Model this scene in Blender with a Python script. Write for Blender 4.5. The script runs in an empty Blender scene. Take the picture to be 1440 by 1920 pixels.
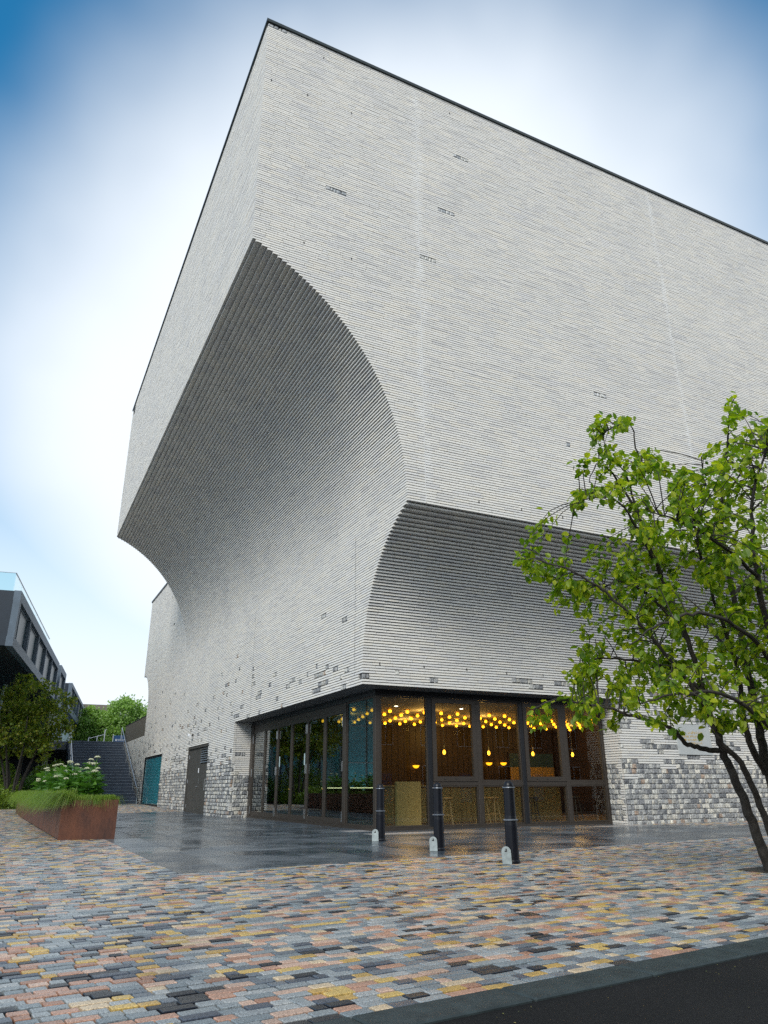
import bpy, math, random
import numpy as np
from math import radians, sin, cos, pi, sqrt, atan2
from mathutils import Vector, Matrix

scene = bpy.context.scene
col = scene.collection
rng = np.random.default_rng(7)
random.seed(11)

# ------------------------------------------------------------------ camera
FPX, YAW, PITCH, ROLL, EYE = 1368.109, 0.4576, 0.3629, -0.0057, 1.0
_h = np.array([sin(YAW) * cos(PITCH), cos(YAW) * cos(PITCH), sin(PITCH)])
_r0 = np.array([cos(YAW), -sin(YAW), 0.0])
_u0 = np.cross(_r0, _h)
CR = _r0 * cos(ROLL) + _u0 * sin(ROLL)
CU = -_r0 * sin(ROLL) + _u0 * cos(ROLL)
CH = _h
CC = np.array([0, 0, EYE])
cam_d = bpy.data.cameras.new('Camera')
cam_d.sensor_fit = 'HORIZONTAL'
cam_d.sensor_width = 36.0
cam_d.lens = 36.0 * FPX / 1440.0
cam_d.clip_start = 0.05
cam_d.clip_end = 3000
cam = bpy.data.objects.new('Camera', cam_d)
col.objects.link(cam)
cam.matrix_world = Matrix(((CR[0], CU[0], -CH[0], 0), (CR[1], CU[1], -CH[1], 0), (CR[2], CU[2], -CH[2], EYE), (0, 0, 0, 1)))
scene.camera = cam


def pray(px, py):
    return CH * FPX + CR * (px - 720) - CU * (py - 960)


def on_plane(px, py, axis, val):
    d = pray(px, py)
    return CC + d * ((val - CC[axis]) / d[axis])


def at_depth(px, py, D):
    d = pray(px, py)
    return CC + d / (d @ CH) * D


def project(P):
    q = np.asarray(P, float) - CC
    z = q @ CH
    return 720 + FPX * (q @ CR) / z, 960 - FPX * (q @ CU) / z, z


# ------------------------------------------------------------------ world, sun, exposure
SUN_EL, SUN_TO = radians(38), (-0.74, -0.67)
world = bpy.data.worlds.new('World')
scene.world = world
world.use_nodes = True
nt = world.node_tree
nt.nodes.clear()


def N(t, kind, **kw):
    n = t.nodes.new(kind)
    for k, v in kw.items():
        setattr(n, k, v)
    return n


sky = N(nt, 'ShaderNodeTexSky', sky_type='NISHITA')
sky.sun_disc = False
sky.sun_elevation = SUN_EL
sky.sun_rotation = atan2(SUN_TO[0], SUN_TO[1])
sky.air_density = 1.3
sky.dust_density = 0.6
sky.ozone_density = 2.5
tc = N(nt, 'ShaderNodeTexCoord')
wn = N(nt, 'ShaderNodeTexNoise')
wn.inputs['Scale'].default_value = 1.7
wn.inputs['Detail'].default_value = 4
wn.inputs['Roughness'].default_value = 0.5
nt.links.new(tc.outputs['Generated'], wn.inputs['Vector'])
dotn = N(nt, 'ShaderNodeVectorMath', operation='DOT_PRODUCT')
c0 = pray(790, 830)
c0 = c0 / np.linalg.norm(c0)
dotn.inputs[1].default_value = tuple(c0)
nrm = N(nt, 'ShaderNodeVectorMath', operation='NORMALIZE')
nt.links.new(tc.outputs['Generated'], nrm.inputs[0])
nt.links.new(nrm.outputs[0], dotn.inputs[0])
# thin bright cloud, thickest ahead; elsewhere broken cloud with blue between
addn = N(nt, 'ShaderNodeMath', operation='MULTIPLY_ADD')
addn.inputs[1].default_value = 0.13
nt.links.new(wn.outputs['Fac'], addn.inputs[0])
nt.links.new(dotn.outputs['Value'], addn.inputs[2])
veil = N(nt, 'ShaderNodeMapRange', interpolation_type='SMOOTHSTEP')
veil.inputs['From Min'].default_value = 0.840
veil.inputs['From Max'].default_value = 1.012
nt.links.new(addn.outputs[0], veil.inputs['Value'])
wn2 = N(nt, 'ShaderNodeTexNoise')
wn2.inputs['Scale'].default_value = 1.1
wn2.inputs['Detail'].default_value = 5
nt.links.new(tc.outputs['Generated'], wn2.inputs['Vector'])
away = N(nt, 'ShaderNodeMapRange', interpolation_type='SMOOTHSTEP')
away.inputs['From Min'].default_value = 0.72
away.inputs['From Max'].default_value = 0.35
nt.links.new(dotn.outputs['Value'], away.inputs['Value'])
brk = N(nt, 'ShaderNodeMapRange', interpolation_type='SMOOTHSTEP')
brk.inputs['From Min'].default_value = 0.28
brk.inputs['From Max'].default_value = 0.56
nt.links.new(wn2.outputs['Fac'], brk.inputs['Value'])
far = N(nt, 'ShaderNodeMath', operation='MULTIPLY')
nt.links.new(away.outputs[0], far.inputs[0])
nt.links.new(brk.outputs[0], far.inputs[1])
cov = N(nt, 'ShaderNodeMath', operation='MAXIMUM')
nt.links.new(veil.outputs[0], cov.inputs[0])
nt.links.new(far.outputs[0], cov.inputs[1])
sepz = N(nt, 'ShaderNodeSeparateXYZ')
nt.links.new(nrm.outputs[0], sepz.inputs[0])
hz = N(nt, 'ShaderNodeMapRange', interpolation_type='SMOOTHSTEP')      # haze towards the horizon, all round
hz.inputs['From Min'].default_value = 0.58
hz.inputs['From Max'].default_value = 0.06
nt.links.new(sepz.outputs['Z'], hz.inputs['Value'])
cov2 = N(nt, 'ShaderNodeMath', operation='MAXIMUM')
nt.links.new(cov.outputs[0], cov2.inputs[0])
nt.links.new(hz.outputs[0], cov2.inputs[1])
cov = cov2
skys = N(nt, 'ShaderNodeVectorMath', operation='MULTIPLY')
skys.inputs[1].default_value = (0.012, 0.064, 0.082)
nt.links.new(sky.outputs['Color'], skys.inputs[0])
mixw = N(nt, 'ShaderNodeMix', data_type='RGBA')
nt.links.new(cov.outputs[0], mixw.inputs['Factor'])
nt.links.new(skys.outputs[0], mixw.inputs[6])
mixw.inputs[7].default_value = (0.475, 0.51, 0.545, 1)
bg = N(nt, 'ShaderNodeBackground')
bg.inputs['Strength'].default_value = 1.0
nt.links.new(mixw.outputs[2], bg.inputs['Color'])
wo = N(nt, 'ShaderNodeOutputWorld')
nt.links.new(bg.outputs[0], wo.inputs['Surface'])

sun_d = bpy.data.lights.new('Sun', 'SUN')
sun_d.energy = 1.5
sun_d.angle = radians(22)
sun_d.color = (1.0, 0.95, 0.87)
sun = bpy.data.objects.new('Sun', sun_d)
col.objects.link(sun)
_t = Vector((SUN_TO[0] * cos(SUN_EL), SUN_TO[1] * cos(SUN_EL), sin(SUN_EL)))
sun.rotation_euler = _t.to_track_quat('Z', 'Y').to_euler()

scene.view_settings.view_transform = 'Standard'
scene.view_settings.look = 'None'
scene.view_settings.exposure = 1.05
scene.view_settings.gamma = 1.0
scene.render.engine = 'CYCLES'
scene.cycles.use_denoising = False
try:
    scene.cycles.denoiser = 'OPENIMAGEDENOISE'
    scene.cycles.denoising_input_passes = 'RGB_ALBEDO_NORMAL'
except Exception:
    pass
scene.cycles.max_bounces = 8
scene.cycles.transparent_max_bounces = 16
scene.cycles.caustics_reflective = False
scene.cycles.caustics_refractive = False
scene.cycles.sample_clamp_indirect = 2.0
scene.cycles.use_light_tree = True

# ------------------------------------------------------------------ materials
MATS = {}


def newmat(name):
    m = bpy.data.materials.new(name)
    m.use_nodes = True
    t = m.node_tree
    b = t.nodes['Principled BSDF']
    MATS[name] = m
    return m, t, b


def link(t, a, b):
    t.links.new(a, b)


def rnd_value(t):
    """one random number for each piece: face attribute on joined meshes, object random on single pieces"""
    a = N(t, 'ShaderNodeAttribute', attribute_name='rnd')
    o = N(t, 'ShaderNodeObjectInfo')
    s = N(t, 'ShaderNodeMath', operation='ADD')
    link(t, a.outputs['Fac'], s.inputs[0])
    link(t, o.outputs['Random'], s.inputs[1])
    f = N(t, 'ShaderNodeMath', operation='FRACT')
    link(t, s.outputs[0], f.inputs[0])
    return f.outputs[0]


def pos(t):
    return N(t, 'ShaderNodeNewGeometry').outputs['Position']


def noise(t, scale, detail=3, rough=0.55, vec=None, stretch=None):
    n = N(t, 'ShaderNodeTexNoise')
    n.inputs['Scale'].default_value = scale
    n.inputs['Detail'].default_value = detail
    n.inputs['Roughness'].default_value = rough
    v = vec or pos(t)
    if stretch:
        m = N(t, 'ShaderNodeVectorMath', operation='MULTIPLY')
        m.inputs[1].default_value = stretch
        link(t, v, m.inputs[0])
        v = m.outputs[0]
    link(t, v, n.inputs['Vector'])
    return n.outputs['Fac']


def ramp(t, fac, stops, interp='LINEAR'):
    r = N(t, 'ShaderNodeValToRGB')
    r.color_ramp.interpolation = interp
    el = r.color_ramp.elements
    while len(el) > 1:
        el.remove(el[-1])
    el[0].position, el[0].color = stops[0][0], (*stops[0][1], 1)
    for p_, c_ in stops[1:]:
        e = el.new(p_)
        e.color = (*c_, 1)
    link(t, fac, r.inputs[0])
    return r.outputs[0]


def mul(t, a, b, fac=1.0, mode='MULTIPLY'):
    m = N(t, 'ShaderNodeMix', data_type='RGBA', blend_type=mode)
    m.inputs['Factor'].default_value = fac
    link(t, a, m.inputs[6])
    link(t, b, m.inputs[7])
    return m.outputs[2]


def bump(t, b, fac, strength=0.3, dist=0.01):
    n = N(t, 'ShaderNodeBump')
    n.inputs['Strength'].default_value = strength
    n.inputs['Distance'].default_value = dist
    link(t, fac, n.inputs['Height'])
    link(t, n.outputs[0], b.inputs['Normal'])


def plain(name, c, rough=0.6, metal=0.0, var=0.12, scale=6.0, bmp=0.0, spec=0.5, stretch=None):
    m, t, b = newmat(name)
    lo = tuple(x * (1 - var) for x in c)
    hi = tuple(min(1, x * (1 + var)) for x in c)
    f = noise(t, scale, 4, 0.6, stretch=stretch)
    link(t, ramp(t, f, [(0.3, lo), (0.7, hi)]), b.inputs['Base Color'])
    b.inputs['Roughness'].default_value = rough
    b.inputs['Metallic'].default_value = metal
    b.inputs['Specular IOR Level'].default_value = spec
    if bmp:
        bump(t, b, noise(t, scale * 9, 3), bmp, 0.004)
    return m


# pale linear brick
m, t, b = newmat('pale_brick')
rv = rnd_value(t)
base = ramp(t, rv, [(0.0, (0.68, 0.665, 0.635)), (0.12, (0.74, 0.72, 0.675)), (0.3, (0.70, 0.69, 0.66)), (0.5, (0.745, 0.725, 0.685)),
                    (0.68, (0.69, 0.68, 0.665)), (0.8, (0.74, 0.71, 0.65)), (0.93, (0.63, 0.62, 0.605))], 'CONSTANT')
g = ramp(t, noise(t, 34, 4, 0.65), [(0.25, (0.86, 0.86, 0.86)), (0.75, (1.06, 1.06, 1.06))])
w = ramp(t, noise(t, 0.55, 5, 0.6), [(0.28, (0.95, 0.955, 0.965)), (0.5, (1.01, 1.01, 1.01)), (0.72, (1.06, 1.055, 1.045))])
bc = mul(t, mul(t, base, g), w)
# lime bloom beside the two movement joints of the front wall
sx = N(t, 'ShaderNodeSeparateXYZ')
link(t, pos(t), sx.inputs[0])
blm = None
for xj_, wd_ in ((8.50, .30), (18.44, .18)):
    d_ = N(t, 'ShaderNodeMath', operation='SUBTRACT')
    d_.inputs[1].default_value = xj_
    link(t, sx.outputs['X'], d_.inputs[0])
    ab = N(t, 'ShaderNodeMath', operation='ABSOLUTE')
    link(t, d_.outputs[0], ab.inputs[0])
    mr = N(t, 'ShaderNodeMapRange', interpolation_type='SMOOTHSTEP')
    mr.inputs['From Min'].default_value = wd_
    mr.inputs['From Max'].default_value = 0.0
    link(t, ab.outputs[0], mr.inputs['Value'])
    if blm is None:
        blm = mr.outputs[0]
    else:
        mx_ = N(t, 'ShaderNodeMath', operation='MAXIMUM')
        link(t, blm, mx_.inputs[0])
        link(t, mr.outputs[0], mx_.inputs[1])
        blm = mx_.outputs[0]
gt = N(t, 'ShaderNodeMath', operation='GREATER_THAN')
gt.inputs[1].default_value = 7.75
link(t, sx.outputs['Z'], gt.inputs[0])
nm = N(t, 'ShaderNodeMapRange')
nm.inputs['From Min'].default_value = 0.42
nm.inputs['From Max'].default_value = 0.75
link(t, noise(t, 1.6, 5, 0.65, stretch=(2.2, 1, .8)), nm.inputs['Value'])
p1_ = N(t, 'ShaderNodeMath', operation='MULTIPLY')
link(t, blm, p1_.inputs[0])
link(t, gt.outputs[0], p1_.inputs[1])
p2_ = N(t, 'ShaderNodeMath', operation='MULTIPLY')
link(t, p1_.outputs[0], p2_.inputs[0])
link(t, nm.outputs[0], p2_.inputs[1])
bl = N(t, 'ShaderNodeMix', data_type='RGBA')
link(t, p2_.outputs[0], bl.inputs['Factor'])
link(t, bc, bl.inputs[6])
bl.inputs[7].default_value = (0.82, 0.82, 0.81, 1)
link(t, bl.outputs[2], b.inputs['Base Color'])
b.inputs['Roughness'].default_value = 0.85
b.inputs['Specular IOR Level'].default_value = 0.25
bump(t, b, noise(t, 60, 3), 0.35, 0.004)

plain('mortar', (0.10, 0.10, 0.10), 0.95, var=0.2, scale=20)
plain('flint_mortar', (0.50, 0.50, 0.49), 0.95, var=0.15, scale=20)
plain('sealant', (0.60, 0.60, 0.59), 0.7, var=0.05)
plain('vent_black', (0.015, 0.015, 0.016), 0.6)

# knapped flint
m, t, b = newmat('flint')
rv = rnd_value(t)
base = ramp(t, rv, [(0.0, (0.165, 0.17, 0.18)), (0.14, (0.26, 0.265, 0.265)), (0.28, (0.18, 0.185, 0.19)), (0.42, (0.36, 0.36, 0.345)),
                    (0.54, (0.10, 0.105, 0.115)), (0.62, (0.30, 0.295, 0.275)), (0.74, (0.20, 0.205, 0.21)), (0.84, (0.43, 0.415, 0.375)), (0.96, (0.25, 0.19, 0.15))], 'CONSTANT')
g = ramp(t, noise(t, 17, 5, 0.7), [(0.30, (0.55, 0.56, 0.58)), (0.46, (1.15, 1.15, 1.15)), (0.66, (2.0, 1.96, 1.88))])
link(t, mul(t, base, g), b.inputs['Base Color'])
b.inputs['Roughness'].default_value = 0.42
bump(t, b, noise(t, 22, 4, 0.7), 0.9, 0.02)

m, t, b = newmat('flint_glare')  # same flint with glare put into the colour, for the upper wall
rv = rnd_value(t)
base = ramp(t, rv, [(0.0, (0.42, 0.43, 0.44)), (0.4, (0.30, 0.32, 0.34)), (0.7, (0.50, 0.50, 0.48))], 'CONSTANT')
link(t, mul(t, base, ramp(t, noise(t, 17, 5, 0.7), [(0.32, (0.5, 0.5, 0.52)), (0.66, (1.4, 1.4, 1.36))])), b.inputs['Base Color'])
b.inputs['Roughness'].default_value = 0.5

# granite setts
m, t, b = newmat('granite_sett')
rv = rnd_value(t)
base = ramp(t, rv, [(0.0, (0.165, 0.195, 0.215)), (0.15, (0.235, 0.26, 0.275)), (0.28, (0.115, 0.135, 0.16)), (0.37, (0.30, 0.315, 0.32)),
                    (0.46, (0.37, 0.215, 0.155)), (0.54, (0.45, 0.31, 0.24)), (0.62, (0.29, 0.155, 0.105)), (0.66, (0.48, 0.38, 0.26)), (0.72, (0.47, 0.33, 0.11)), (0.78, (0.40, 0.26, 0.08)),
                    (0.83, (0.20, 0.225, 0.24)), (0.89, (0.016, 0.018, 0.024)), (0.955, (0.060, 0.072, 0.095))], 'CONSTANT')
g = ramp(t, noise(t, 105, 4, 0.75), [(0.33, (0.42, 0.42, 0.43)), (0.5, (1.0, 1.0, 1.0)), (0.68, (1.7, 1.67, 1.6))])
w = ramp(t, noise(t, 1.3, 6, 0.7), [(0.3, (0.66, 0.67, 0.70)), (0.5, (0.98, 0.98, 0.98)), (0.7, (1.15, 1.13, 1.1))])
link(t, mul(t, mul(t, base, g), w), b.inputs['Base Color'])
rr = ramp(t, noise(t, 2.2, 4, 0.6), [(0.35, (0.24, 0.24, 0.24)), (0.65, (0.44, 0.44, 0.44))])
link(t, rr, b.inputs['Roughness'])
bump(t, b, noise(t, 95, 3, 0.6), 0.5, 0.004)
plain('joint_sand', (0.012, 0.012, 0.013), 0.95, var=0.4, scale=14)

# wet slate paving
m, t, b = newmat('wet_slate')
rv = rnd_value(t)
base = ramp(t, rv, [(0.0, (0.055, 0.068, 0.082)), (0.3, (0.078, 0.094, 0.11)), (0.55, (0.044, 0.056, 0.07)), (0.8, (0.10, 0.118, 0.135))], 'CONSTANT')
w = ramp(t, noise(t, 2.4, 5, 0.6), [(0.3, (0.75, 0.77, 0.8)), (0.7, (1.25, 1.22, 1.2))])
link(t, mul(t, base, w), b.inputs['Base Color'])
rr = ramp(t, noise(t, 0.9, 4, 0.55), [(0.36, (0.13, 0.13, 0.13)), (0.62, (0.38, 0.38, 0.38))])
link(t, rr, b.inputs['Roughness'])
bump(t, b, noise(t, 7, 4, 0.6), 0.12, 0.004)
plain('pale_paver', (0.30, 0.29, 0.285), 0.4, var=0.12, scale=9)
plain('dark_kerb', (0.024, 0.034, 0.036), 0.6, var=0.35, scale=7, bmp=0.3, spec=0.35)

m, t, b = newmat('asphalt')
f1 = ramp(t, noise(t, 210, 2, 0.7), [(0.38, (0.004, 0.004, 0.0045)), (0.6, (0.011, 0.0105, 0.0105)), (0.8, (0.045, 0.043, 0.04))])
f2 = ramp(t, noise(t, 1.1, 4), [(0.3, (0.7, 0.7, 0.7)), (0.7, (1.25, 1.22, 1.2))])
link(t, mul(t, f1, f2), b.inputs['Base Color'])
b.inputs['Roughness'].default_value = 0.85
b.inputs['Specular IOR Level'].default_value = 0.2
bump(t, b, noise(t, 180, 2), 0.8, 0.006)

plain('ground', (0.16, 0.165, 0.17), 0.8, var=0.3, scale=2)
plain('soil', (0.035, 0.028, 0.02), 0.95, var=0.4, scale=9)
plain('coping_metal', (0.022, 0.030, 0.030), 0.45, 0.3)
plain('soffit', (0.14, 0.145, 0.15), 0.6)
plain('bronze_frame', (0.055, 0.045, 0.037), 0.42, 0.35, var=0.1)
plain('black_frame', (0.012, 0.013, 0.016), 0.4, 0.2)
plain('steel', (0.55, 0.56, 0.57), 0.3, 0.9, var=0.05)
plain('door_paint', (0.060, 0.057, 0.052), 0.5, var=0.12, scale=2)
plain('roof_felt', (0.12, 0.12, 0.12), 0.9)
plain('stone_step', (0.062, 0.078, 0.108), 0.5, var=0.2, scale=3)
plain('step_nosing', (0.20, 0.23, 0.28), 0.5, var=0.1)
plain('brown_panel', (0.135, 0.120, 0.095), 0.55, 0.3, var=0.12, scale=2)
plain('blue_sign', (0.03, 0.09, 0.22), 0.5)
plain('white_paint', (0.75, 0.76, 0.78), 0.5, var=0.04)
plain('gold_leaf', (0.62, 0.42, 0.12), 0.35, 0.6)
plain('plaque_stone', (0.42, 0.44, 0.44), 0.7, var=0.06, scale=4)
plain('bollard_black', (0.004, 0.005, 0.009), 0.38, var=0.2, scale=12, spec=0.3)
plain('bollard_band', (0.16, 0.18, 0.21), 0.35, 0.5)
m_pl = plain('galvanised', (0.25, 0.285, 0.29), 0.55, 0.35, var=0.22, scale=16)
plain('room_ceiling', (0.42, 0.38, 0.31), 0.8, var=0.03)
plain('room_floor', (0.16, 0.13, 0.10), 0.35, var=0.1)
plain('dark_wood', (0.028, 0.015, 0.010), 0.5, var=0.45, scale=3, stretch=(8, 8, 0.6))
plain('pale_wood', (0.50, 0.36, 0.13), 0.5, var=0.15, scale=3, stretch=(7, 7, 0.7))
plain('stool_wood', (0.46, 0.33, 0.16), 0.45, var=0.12, scale=5)
plain('dark_stool', (0.04, 0.035, 0.03), 0.5)
plain('bark', (0.030, 0.026, 0.022), 0.9, var=0.45, scale=18, bmp=0.5)
plain('bark_pale', (0.085, 0.07, 0.055), 0.9, var=0.4, scale=10)
plain('slate_cladding', (0.008, 0.016, 0.028), 0.45, var=0.15, scale=3)
plain('concrete_band', (0.095, 0.13, 0.17), 0.6, var=0.15, scale=2)
plain('dark_soffit', (0.010, 0.012, 0.016), 0.7)
plain('pale_green_panel', (0.36, 0.46, 0.47), 0.5, var=0.06)
plain('deep_glass', (0.006, 0.030, 0.040), 0.35, var=0.3, scale=1, spec=0.25)
plain('curtain', (0.16, 0.26, 0.27), 0.8)
plain('teal_panel', (0.07, 0.38, 0.44), 0.2, var=0.2, scale=2)
plain('far_wall', (0.45, 0.42, 0.38), 0.8)
plain('house_brick', (0.20, 0.12, 0.085), 0.85, var=0.25, scale=8)
plain('house_roof', (0.10, 0.075, 0.065), 0.8, var=0.2, scale=5)

# corten
m, t, b = newmat('corten_steel')
f1 = ramp(t, noise(t, 2.2, 5, 0.6, stretch=(1, 1, 0.5)), [(0.25, (0.040, 0.019, 0.015)), (0.5, (0.105, 0.038, 0.020)), (0.75, (0.155, 0.055, 0.025))])
f2 = ramp(t, noise(t, 26, 4, 0.7, stretch=(1, 1, 0.25)), [(0.3, (0.72, 0.70, 0.70)), (0.7, (1.15, 1.12, 1.1))])
link(t, mul(t, f1, f2), b.inputs['Base Color'])
b.inputs['Roughness'].default_value = 0.68
bump(t, b, noise(t, 60, 3), 0.2, 0.003)


def glass(name, tint, ior=1.5, rough=0.0):
    m = bpy.data.materials.new(name)
    m.use_nodes = True
    t = m.node_tree
    t.nodes.clear()
    tr = N(t, 'ShaderNodeBsdfTransparent')
    tr.inputs['Color'].default_value = (*tint, 1)
    gl = N(t, 'ShaderNodeBsdfGlossy')
    gl.inputs['Roughness'].default_value = rough
    gl.inputs['Color'].default_value = (0.95, 0.98, 1.0, 1)
    # thin pane: Schlick reflectance, the same from both sides
    f0 = ((ior - 1) / (ior + 1)) ** 2
    lw = N(t, 'ShaderNodeLayerWeight')
    lw.inputs['Blend'].default_value = 0.5
    pw_ = N(t, 'ShaderNodeMath', operation='POWER')
    pw_.inputs[1].default_value = 5.0
    link(t, lw.outputs['Facing'], pw_.inputs[0])
    fr = N(t, 'ShaderNodeMapRange')
    fr.inputs['To Min'].default_value = f0
    fr.inputs['To Max'].default_value = 1.0
    link(t, pw_.outputs[0], fr.inputs['Value'])
    mx = N(t, 'ShaderNodeMixShader')
    link(t, fr.outputs[0], mx.inputs[0])
    link(t, tr.outputs[0], mx.inputs[1])
    link(t, gl.outputs[0], mx.inputs[2])
    o = N(t, 'ShaderNodeOutputMaterial')
    link(t, mx.outputs[0], o.inputs['Surface'])
    MATS[name] = m


glass('clear_glass', (0.90, 0.90, 0.86), 1.45)
glass('tinted_glass', (0.42, 0.52, 0.55), 2.7)
glass('teal_glass', (0.80, 0.95, 0.96), 1.3)
glass('balustrade_glass', (0.80, 0.92, 0.94), 1.4)
glass('dark_glass', (0.10, 0.16, 0.20), 1.28)


def emit(name, c, s):
    m = bpy.data.materials.new(name)
    m.use_nodes = True
    t = m.node_tree
    t.nodes.clear()
    e = N(t, 'ShaderNodeEmission')
    e.inputs['Color'].default_value = (*c, 1)
    e.inputs['Strength'].default_value = s
    o = N(t, 'ShaderNodeOutputMaterial')
    link(t, e.outputs[0], o.inputs['Surface'])
    MATS[name] = m


emit('lamp_glow', (1.0, 0.40, 0.014), 3.2)
emit('pendant_glow', (1.0, 0.45, 0.03), 3.0)
emit('wall_lamp_glow', (1.0, 0.42, 0.012), 1.4)
emit('downlight_glow', (1.0, 0.9, 0.7), 14.0)
emit('strip_glow', (1.0, 0.75, 0.35), 2.5)
emit('downlight_glow', (1.0, 0.9, 0.7), 3.0)
for k_ in ('lamp_glow', 'pendant_glow', 'strip_glow', 'wall_lamp_glow', 'downlight_glow'):
    MATS[k_].cycles.emission_sampling = 'NONE'


def foliage(name, c1, c2, c3, transl=0.35, rough=0.45):
    m = bpy.data.materials.new(name)
    m.use_nodes = True
    t = m.node_tree
    t.nodes.clear()
    rv = rnd_value(t)
    cl = ramp(t, rv, [(0.0, c1), (0.5, c2), (1.0, c3)])
    pr = N(t, 'ShaderNodeBsdfPrincipled')
    pr.inputs['Roughness'].default_value = rough
    link(t, cl, pr.inputs['Base Color'])
    tl = N(t, 'ShaderNodeBsdfTranslucent')
    sc = N(t, 'ShaderNodeVectorMath', operation='MULTIPLY')
    sc.inputs[1].default_value = (1.5, 1.6, 0.6)
    link(t, cl, sc.inputs[0])
    link(t, sc.outputs[0], tl.inputs['Color'])
    mx = N(t, 'ShaderNodeMixShader')
    mx.inputs[0].default_value = transl
    link(t, pr.outputs[0], mx.inputs[1])
    link(t, tl.outputs[0], mx.inputs[2])
    o = N(t, 'ShaderNodeOutputMaterial')
    link(t, mx.outputs[0], o.inputs['Surface'])
    MATS[name] = m


foliage('leaf_bright', (0.075, 0.16, 0.008), (0.20, 0.30, 0.012), (0.42, 0.46, 0.025), 0.55)
foliage('leaf_olive', (0.06, 0.115, 0.014), (0.14, 0.20, 0.026), (0.30, 0.29, 0.05), 0.55)
foliage('leaf_far', (0.14, 0.25, 0.06), (0.23, 0.37, 0.09), (0.32, 0.46, 0.15), 0.4)
foliage('leaf_far_dark', (0.03, 0.075, 0.03), (0.05, 0.115, 0.04), (0.085, 0.16, 0.06), 0.3)
foliage('leaf_broad', (0.035, 0.10, 0.018), (0.065, 0.17, 0.025), (0.12, 0.25, 0.045), 0.35, 0.35)
foliage('grass_blade', (0.07, 0.14, 0.012), (0.13, 0.22, 0.02), (0.22, 0.27, 0.05), 0.4)
foliage('shrub_leaf', (0.06, 0.12, 0.012), (0.12, 0.20, 0.02), (0.20, 0.27, 0.03), 0.3)
foliage('flower_cream', (0.45, 0.48, 0.30), (0.58, 0.58, 0.42), (0.66, 0.63, 0.50), 0.2)
foliage('litter', (0.16, 0.11, 0.03), (0.24, 0.20, 0.06), (0.12, 0.15, 0.04), 0.1)


# ------------------------------------------------------------------ object helpers
def tag(o, label=None, cat=None, group=None, kind=None):
    if label:
        o['label'] = label
    if cat:
        o['category'] = cat
    if group:
        o['group'] = group
    if kind:
        o['kind'] = kind
    return o


def empty(name, loc=(0, 0, 0), rz=0.0, parent=None):
    o = bpy.data.objects.new(name, None)
    o.empty_display_size = 0.2
    col.objects.link(o)
    o.location = loc
    o.rotation_euler = (0, 0, rz)
    if parent:
        o.parent = parent
    return o


def meshobj(name, verts, faces, mat, parent=None, rnd=None, smooth=False, loc=None):
    me = bpy.data.meshes.new(name)
    verts = np.asarray(verts, float).reshape(-1, 3)
    me.from_pydata(verts.tolist(), [], faces if isinstance(faces, list) else faces.tolist())
    if rnd is not None:
        a = me.attributes.new('rnd', 'FLOAT', 'FACE')
        a.data.foreach_set('value', np.asarray(rnd, np.float32))
    if smooth:
        me.polygons.foreach_set('use_smooth', [True] * len(me.polygons))
    me.materials.append(MATS[mat])
    o = bpy.data.objects.new(name, me)
    col.objects.link(o)
    if loc is not None:
        o.location = loc
    if parent:
        o.parent = parent
    return o


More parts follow.
